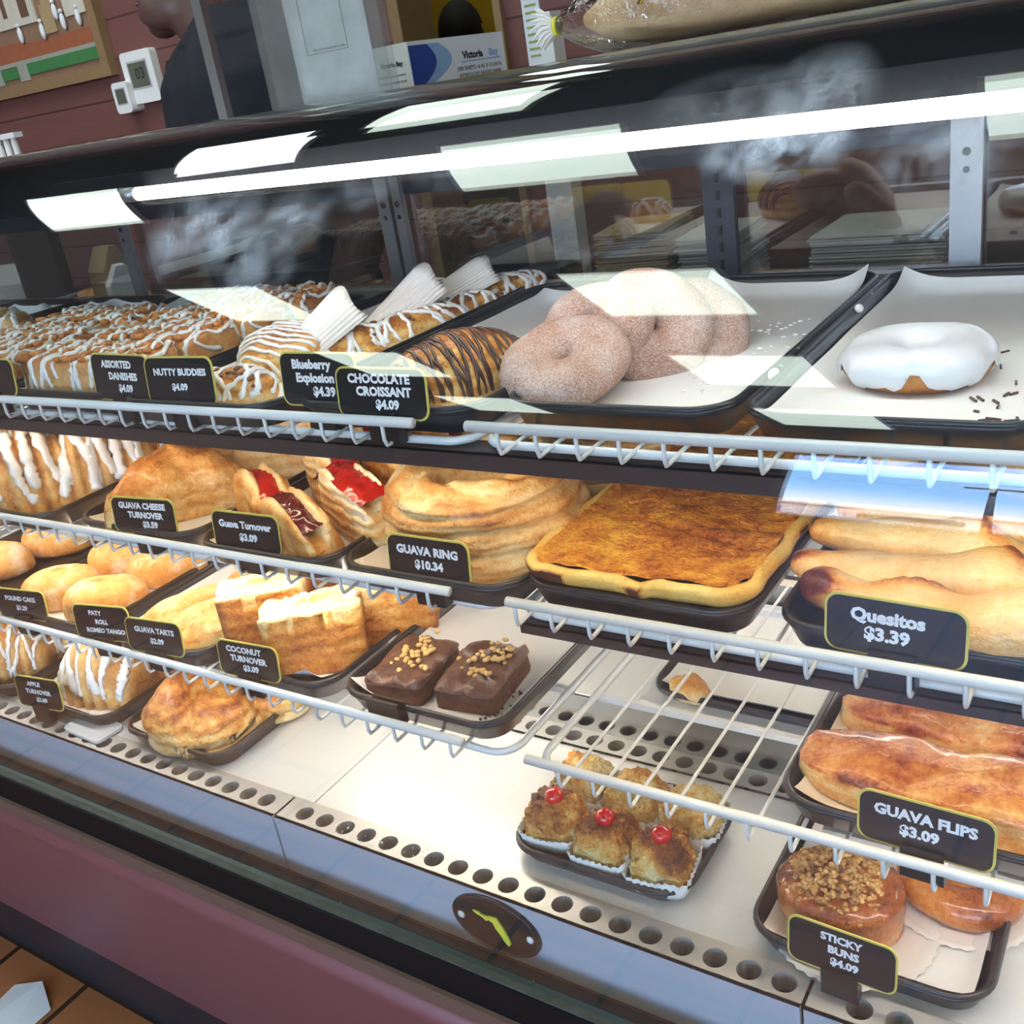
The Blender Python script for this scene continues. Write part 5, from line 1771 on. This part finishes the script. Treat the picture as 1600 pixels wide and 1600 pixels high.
def person(label, loc, rz, head_drop=0, yaw=0, dx=0):
    b_ = MB()
    hx, hy, hz = 0, -.02, 1.0
    HZ = -head_drop
    # skull, face, jaw
    b_.ball((0, .012, 1.705 + HZ), 1, 24, 16, (.077, .096, .104))
    b_.ball((0, -.038, 1.655 + HZ), 1, 20, 14, (.062, .062, .088))
    b_.ball((0, -.078, 1.590 + HZ), 1, 14, 10, (.030, .026, .024))
    for s_ in (-1, 1):
        b_.ball((s_ * .042, -.03, 1.607 + HZ), 1, 12, 8, (.028, .055, .032))
        b_.ball((s_ * .042, -.062, 1.668 + HZ), 1, 12, 8, (.026, .030, .026))
        b_.ball((s_ * .079, .014, 1.675 + HZ), 1, 10, 8, (.010, .020, .031))
        b_.ball((s_ * .032, -.085, 1.722 + HZ), 1, 10, 8, (.028, .016, .011))
        b_.ball((s_ * .013, -.106, 1.652 + HZ), 1, 8, 6, (.010, .012, .010))
    b_.ball((0, -.112, 1.657 + HZ), 1, 10, 8, (.015, .020, .015))
    b_.ball((0, -.098, 1.690 + HZ), 1, 10, 8, (.011, .018, .036))
    b_.ball((0, -.099, 1.627 + HZ), 1, 12, 8, (.030, .017, .0085))
    b_.ball((0, -.096, 1.611 + HZ), 1, 12, 8, (.026, .017, .0095))
    turn = Matrix.Rotation(R(yaw), 4, 'Z')
    turn = Matrix.Translation((dx, 0, 0)) @ turn
    b_.v = [turn @ p for p in b_.v]
    limb(b_, [(0, .03, 1.44), (dx * .6, .012, 1.54 + HZ), (dx, .0, 1.62 + HZ)], [.068, .058, .056])
    v_, f_ = loft([ering(.90, .155, .115), ering(1.0, .165, .12), ering(1.12, .142, .105), ering(1.28, .17, .122), ering(1.38, .178, .112, .008), ering(1.44, .145, .085, .014), ering(1.475, .075, .065, .02)])
    b_.add(v_, f_)
    for s_ in (-1, 1):
        limb(b_, [(s_ * .165, .012, 1.415), (s_ * .228, .02, 1.15), (s_ * .225, -.10, .93)], [.058, .042, .030])
        hp = Vector((s_ * .225, -.115, .905))
        b_.ball(hp + Vector((0, -.02, -.025)), 1, 12, 8, (.018, .040, .046))
        for k in range(4):
            q = hp + Vector((s_ * -.004, -.052 + .022 * k, -.062))
            L_ = (.062, .074, .070, .055)[k]
            limb(b_, [q, q + Vector((s_ * -.004, -.006, -L_ * .5)), q + Vector((s_ * -.016, -.004, -L_))], [.0095, .0088, .0075])
        q = hp + Vector((s_ * -.012, -.048, -.015))
        limb(b_, [q, q + Vector((s_ * -.012, -.020, -.022)), q + Vector((s_ * -.016, -.022, -.048))], [.011, .010, .008])
        limb(b_, [(s_ * .085, 0, .92), (s_ * .095, -.01, .50), (s_ * .10, .01, .09)], [.088, .060, .042])
        b_.ball((s_ * .105, -.055, .038), 1, 14, 8, (.045, .125, .038))
    body = remeshed('person', b_, .0075, 'skin', None, 2)
    body.location = loc
    body.rotation_euler.z = R(rz)
    tag(body, label, 'person')
    # shirt
    m_ = MB()
    v_, f_ = loft([ering(.88, .178, .136), ering(1.0, .182, .138), ering(1.14, .166, .128), ering(1.28, .19, .142), ering(1.385, .198, .132, .008), ering(1.445, .158, .102, .014), ering(1.478, .092, .082, .020), ering(1.492, .076, .072, .022)])
    m_.add(v_, f_)
    for s_ in (-1, 1):
        limb(m_, [(s_ * .155, .012, 1.42), (s_ * .20, .016, 1.30), (s_ * .226, .02, 1.17)], [.072, .067, .062])
    v0 = len(m_.v)
    sh = remeshed('tshirt', m_, .008, 'shirt', body, 4)
    for vv in sh.data.vertices:
        p = vv.co
        k = .006 * math.sin(p.x * 42 + p.z * 30 + 3 * nz(p, 7, 2)) * (1 if p.z < 1.44 else .2)
        vv.co.y += k
    # trousers
    m_ = MB()
    v_, f_ = loft([ering(.80, .172, .13), ering(.92, .172, .132), ering(1.0, .166, .126)])
    m_.add(v_, f_)
    for s_ in (-1, 1):
        limb(m_, [(s_ * .085, 0, .90), (s_ * .095, -.008, .50), (s_ * .10, .01, .08)], [.096, .074, .066])
    remeshed('trousers', m_, .012, 'jeans', body, 3)
    # hair cap
    v_, f_, bb = sphere_grid(30, 20, lambda d: Vector((d.x * .0825, .014 + d.y * .1015, 1.708 + HZ + d.z * .108)))
    keep = set(i for i, p in enumerate(v_) if p.z - (1.708 + HZ) > (.052 if p.y < -.035 else (.0 if p.y < .02 else -.055)))
    ff = [q for q in f_ if all(i in keep for i in q)]
    v_ = [turn @ p for p in v_]
    ho = link('hair', v_, ff, 'hair', body)
    sm_ = ho.modifiers.new('s', 'SOLIDIFY')
    sm_.thickness = .012
    for s_ in (-1, 1):
        MB().ball((s_ * .031, -.081, 1.700 + HZ), .0125, 12, 8).obj('eye', 'white', body).matrix_basis = turn
        MB().ball((s_ * .031, -.0905, 1.700 + HZ), .006, 8, 6).obj('iris', 'hair', body).matrix_basis = turn
    MB().ball((0, -.1025, 1.6265 + HZ), 1, 12, 8, (.026, .0155, .0065)).ball((0, -.0995, 1.6118 + HZ), 1, 12, 8, (.023, .0155, .008)).obj('lips', 'lip', body).matrix_basis = turn
    return body
person('server in a black t-shirt behind the case, lower face in profile, turned left', (-1.395, .80, 0), -14, .10, -70, -.125)
bpy.data.objects['person'].scale = (1.03,) * 3
person('person with short black hair before the yellow wall, behind the bakery paper carton', (-2.085, 2.45, 0), 205, .0)
bpy.data.objects['person.001'].scale = (.888,) * 3

# ------------------------------------------------------------------ back wall
trim = MB().box(-1.69, -1.658, 1.585, 1.72, 0, 2.4).box(-1.392, -1.372, 1.585, 1.72, 0, 2.4).obj('trim_1', 'wood', None, False)
trim['kind'] = 'structure'
pc = thing('picture', 'framed relief picture of a village square on the plank wall', 'picture', (-3.13, 1.6, 1.54))
fb = MB()
for (x0, x1, z0, z1) in ((-.40, .39, 0, .035), (-.40, .39, .47, .505), (-.40, -.365, .035, .47), (.355, .39, .035, .47)):
    fb.box(x0, x1, -.03, -.0, z0, z1)
fb.obj('frame', 'wood', pc, False)
MB().box(-.365, .355, -.012, -.004, .035, .47).obj('backing', plain('relief_ground', '#8A6B55', .8, 0, .25, 14), pc, False)
def relief(name, c, *bxs):
    m_ = MB()
    for (x0, x1, z0, z1, d_) in bxs:
        m_.box(x0, x1, -.012 - d_, -.011, z0, z1)
    return m_.obj(name, plain(name, c, .8, 0, .15, 40), pc, False)
relief('green_hedge', '#3E7A44', (-.36, -.28, .052, .08, .006), (-.25, -.20, .052, .08, .006), (-.165, -.075, .052, .083, .006), (-.02, .345, .053, .086, .006))
relief('grey_path', '#9A9C90', (-.36, .35, .086, .098, .003), (-.28, -.25, .04, .09, .004), (-.20, -.165, .04, .09, .004), (-.075, -.02, .04, .09, .004))
relief('terracotta_square', '#9C5A3C', (-.36, .0, .098, .15, .002), (.0, .35, .098, .14, .002))
for q in ((-.10, .10, .19, .33, .006), (.24, .35, .18, .42, .006), (-.34, -.16, .2, .38, .006)):
    relief('pale_house', '#C9C4B4', q)
for q in ((.03, .07, .21, .29, .008), (-.28, -.24, .21, .3, .008), (-.06, -.04, .22, .3, .008)):
    relief('brown_door', '#6B4C3E', q)
relief('stone_stair', '#A8926B', (.125, .185, .15, .23, .006), (.14, .20, .23, .31, .006), (.155, .215, .31, .40, .006))
for x, z in ((-.0, .165), (.115, .16), (.20, .20), (.225, .17), (.19, .30), (-.2, .16), (.30, .17)):
    MB().ball((x, -.02, z), 1, 8, 6, (.010, .008, .024)).ball((x, -.02, z + .028), .007, 8, 6).obj('small_figure', 'carton', pc)
def meter(name, label, x, z, w_, h_, digits, d_=.025):
    t_ = thing(name, label, 'thermometer', (x, 1.6, z))
    pr = rrect(-w_ / 2, w_ / 2, 0, h_, .012, 5)
    n = len(pr)
    link('case', [(p[0], yy, p[1]) for yy in (-d_, 0) for p in pr], [tuple(range(n)), tuple(range(2 * n - 1, n - 1, -1))] + [(k, n + k, n + (k + 1) % n, (k + 1) % n) for k in range(n)], 'white', t_, False)
    MB().box(-w_ * .33, w_ * .33, -d_ - .001, -d_, h_ * .27, h_ * .82).obj('bezel', plain('grey_bezel', '#B9BBBD', .4), t_, False)
    MB().box(-w_ * .29, w_ * .29, -d_ - .0016, -d_ - .0008, h_ * .31, h_ * .78).obj('screen', 'lcd', t_, False)
    if digits:
        m_ = MB()
        put_text(m_, digits, h_ * .3, w_ * .05, h_ * .56, -d_ - .002, .02)
        m_.obj('digits', 'inkblack', t_, False)
    return t_
meter('wall_thermometer', 'larger white digital thermometer on the plank wall by the server', -2.625, 1.45, .135, .14, '03')
meter('small_thermometer', 'small white thermometer on the plank wall below the picture corner', -2.705, 1.432, .07, .085, None, .045)
rk = thing('white_rack', 'small white spindle rack at the left edge above the case', 'rack', (-2.44, 1.0, 1.276))
for k in range(4):
    MB().tube([(-.09 + .032 * k, 0, 0), (-.09 + .032 * k, 0, .05), (-.09 + .032 * k, 0, .085), (-.09 + .032 * k, 0, .13)], [.008, .006, .009, .008], 8).obj('spindle', 'white', rk)
MB().box(-.12, .03, -.012, .012, .128, .14).obj('top_bar', 'white', rk, False)
MB().box(-.12, .03, -.012, .012, -.01, .0).obj('base', 'white', rk, False)
# counter along the back wall and what lies on it
bcn = thing('back_counter', 'dark counter along the plank wall behind the case', 'counter', (0, 0, 0))
MB().box(-4.6, -1.95, .98, 1.58, .88, .92).obj('worktop', 'lacquer', bcn, False)
MB().box(-4.6, -1.97, 1.02, 1.58, 0, .88).obj('cabinet_base', 'red', bcn, False)
b2 = thing('rear_counter', 'dark counter behind the doughnut end of the case', 'counter', (0, 0, 0))
MB().box(-1.36, 3.2, .98, 1.58, .88, .92).obj('worktop', 'lacquer', b2, False)
MB().box(-1.36, 3.2, 1.02, 1.58, 0, .88).obj('cabinet_base', 'red', b2, False)
MB().box(-2.58, -2.40, .985, 1.015, .92, 1.265).obj('ledge', 'lacquer', bcn, False)
def pile(label, x, y, w_, d_, n, mat, cat='paper bags', rz=0, name='paper_bag_stack'):
    m_ = MB()
    rn_ = random.Random(n)
    for k in range(n):
        ox, oy = rn_.uniform(-.006, .006), rn_.uniform(-.006, .006)
        m_.box(-w_ / 2 + ox, w_ / 2 + ox, -d_ / 2 + oy, d_ / 2 + oy, .0045 * k, .0045 * k + rn_.uniform(.002, .004))
    o = m_.obj(name, mat, None, False)
    setat(o, x, y, .921, rz)
    return tag(o, label, cat)
pile('stack of flat brown paper bags behind the rear case doors', -.835, 1.12, .13, .18, 36, 'kraft', rz=8)
pile('pale stack of flat paper bags beside the dark slotted post', -.70, 1.14, .10, .18, 32, 'greypaper', rz=4)
pile('grey paper sheets on the counter seen through the right rear door', -.42, 1.15, .20, .2, 30, 'greypaper', 'paper sheets', name='paper_sheets')
kb = thing('black_carton', 'small black carton with a pale label behind the pecan sticks', 'box', (-1.035, 1.08, .921), R(-10))
MB().box(-.045, .045, -.06, .06, 0, .10).obj('carton', 'black', kb, False)
m_ = MB()
m_.box(-.012, .014, -.0606, -.06, .05, .056)
m_.obj('label', 'greypaper', kb, False)
for i, (x, y, w_, h_, mt, lb) in enumerate(((-2.80, 1.1, .12, .17, 'greypaper', 'pale upright carton at the far left behind the rear doors'), (-2.36, 1.1, .09, .2, 'kraft', 'brown folded bag left of the first rear door post'), (-2.25, 1.05, .07, .16, 'paper', 'white folded bag right of the first rear door post'))):
    t_ = MB().add(*loft([[(p[0], p[1], 0) for p in rrect(-w_ / 2, w_ / 2, -.04, .04, .006, 3)], [(p[0], p[1], h_ * .7) for p in rrect(-w_ / 2, w_ / 2, -.04, .04, .006, 3)], [(p[0] * .9 + .01, p[1] * .3, h_) for p in rrect(-w_ / 2, w_ / 2, -.04, .04, .006, 3)]])).obj('paper_bag', mt, None, False)
    setat(t_, x, y, .921, 12 - 20 * i, 0, 0)
    tag(t_, lb, 'paper bag')
for i, (x, lb) in enumerate(((-3.05, 'brown loaf lying on the back counter at the far left'), (-2.62, 'second brown loaf on the back counter, beside the brown bag'))):
    g = pillow(fp_rect(.15, .05, 3), .03, .04, 48, .003, 20, 200 + i, .9)
    o = blob('brown_loaf', g, 'flip')
    setat(o, x, 1.25, .921, 12)
    tag(o, lb, 'bread')
st = thing('white_stand', 'white upright notice stand beside the bread loaf end', 'stand', (-1.035, 1.2, .921))
MB().box(-.042, -.006, -.004, .0, 0, .62).obj('notice_panel', 'carton', st, False)
m_ = MB()
for k in range(9):
    m_.box(-.036, -.012, -.0048, -.004, .46 + .012 * k, .464 + .012 * k)
m_.obj('printed_lines', plain('olive_print', '#9AA35A', .6), st, False)
MB().box(.0, .024, -.02, .02, 0, .53).obj('side_box', 'white', st, False)
MB().box(.002, .03, -.03, -.018, .40, .52).obj('clip_panel', 'white', st, False)
# slip of paper on the tiles
o = link('paper_slip', [(0, 0, 0), (.10, -.02, .0), (.115, .10, .0), (.06, .135, .012), (.0, .12, .0), (0, 0, .0008), (.10, -.02, .0008), (.115, .10, .0008), (.06, .135, .0128), (.0, .12, .0008)],
    [(4, 3, 2, 1, 0), (5, 6, 7, 8, 9)] + [(k, (k + 1) % 5, 5 + (k + 1) % 5, 5 + k) for k in range(5)], 'paper', None, False)

setat(o, -1.648, -.135, .002, 8)
tag(o, 'white slip of paper lying on the terracotta tiles at the lower left', 'paper')
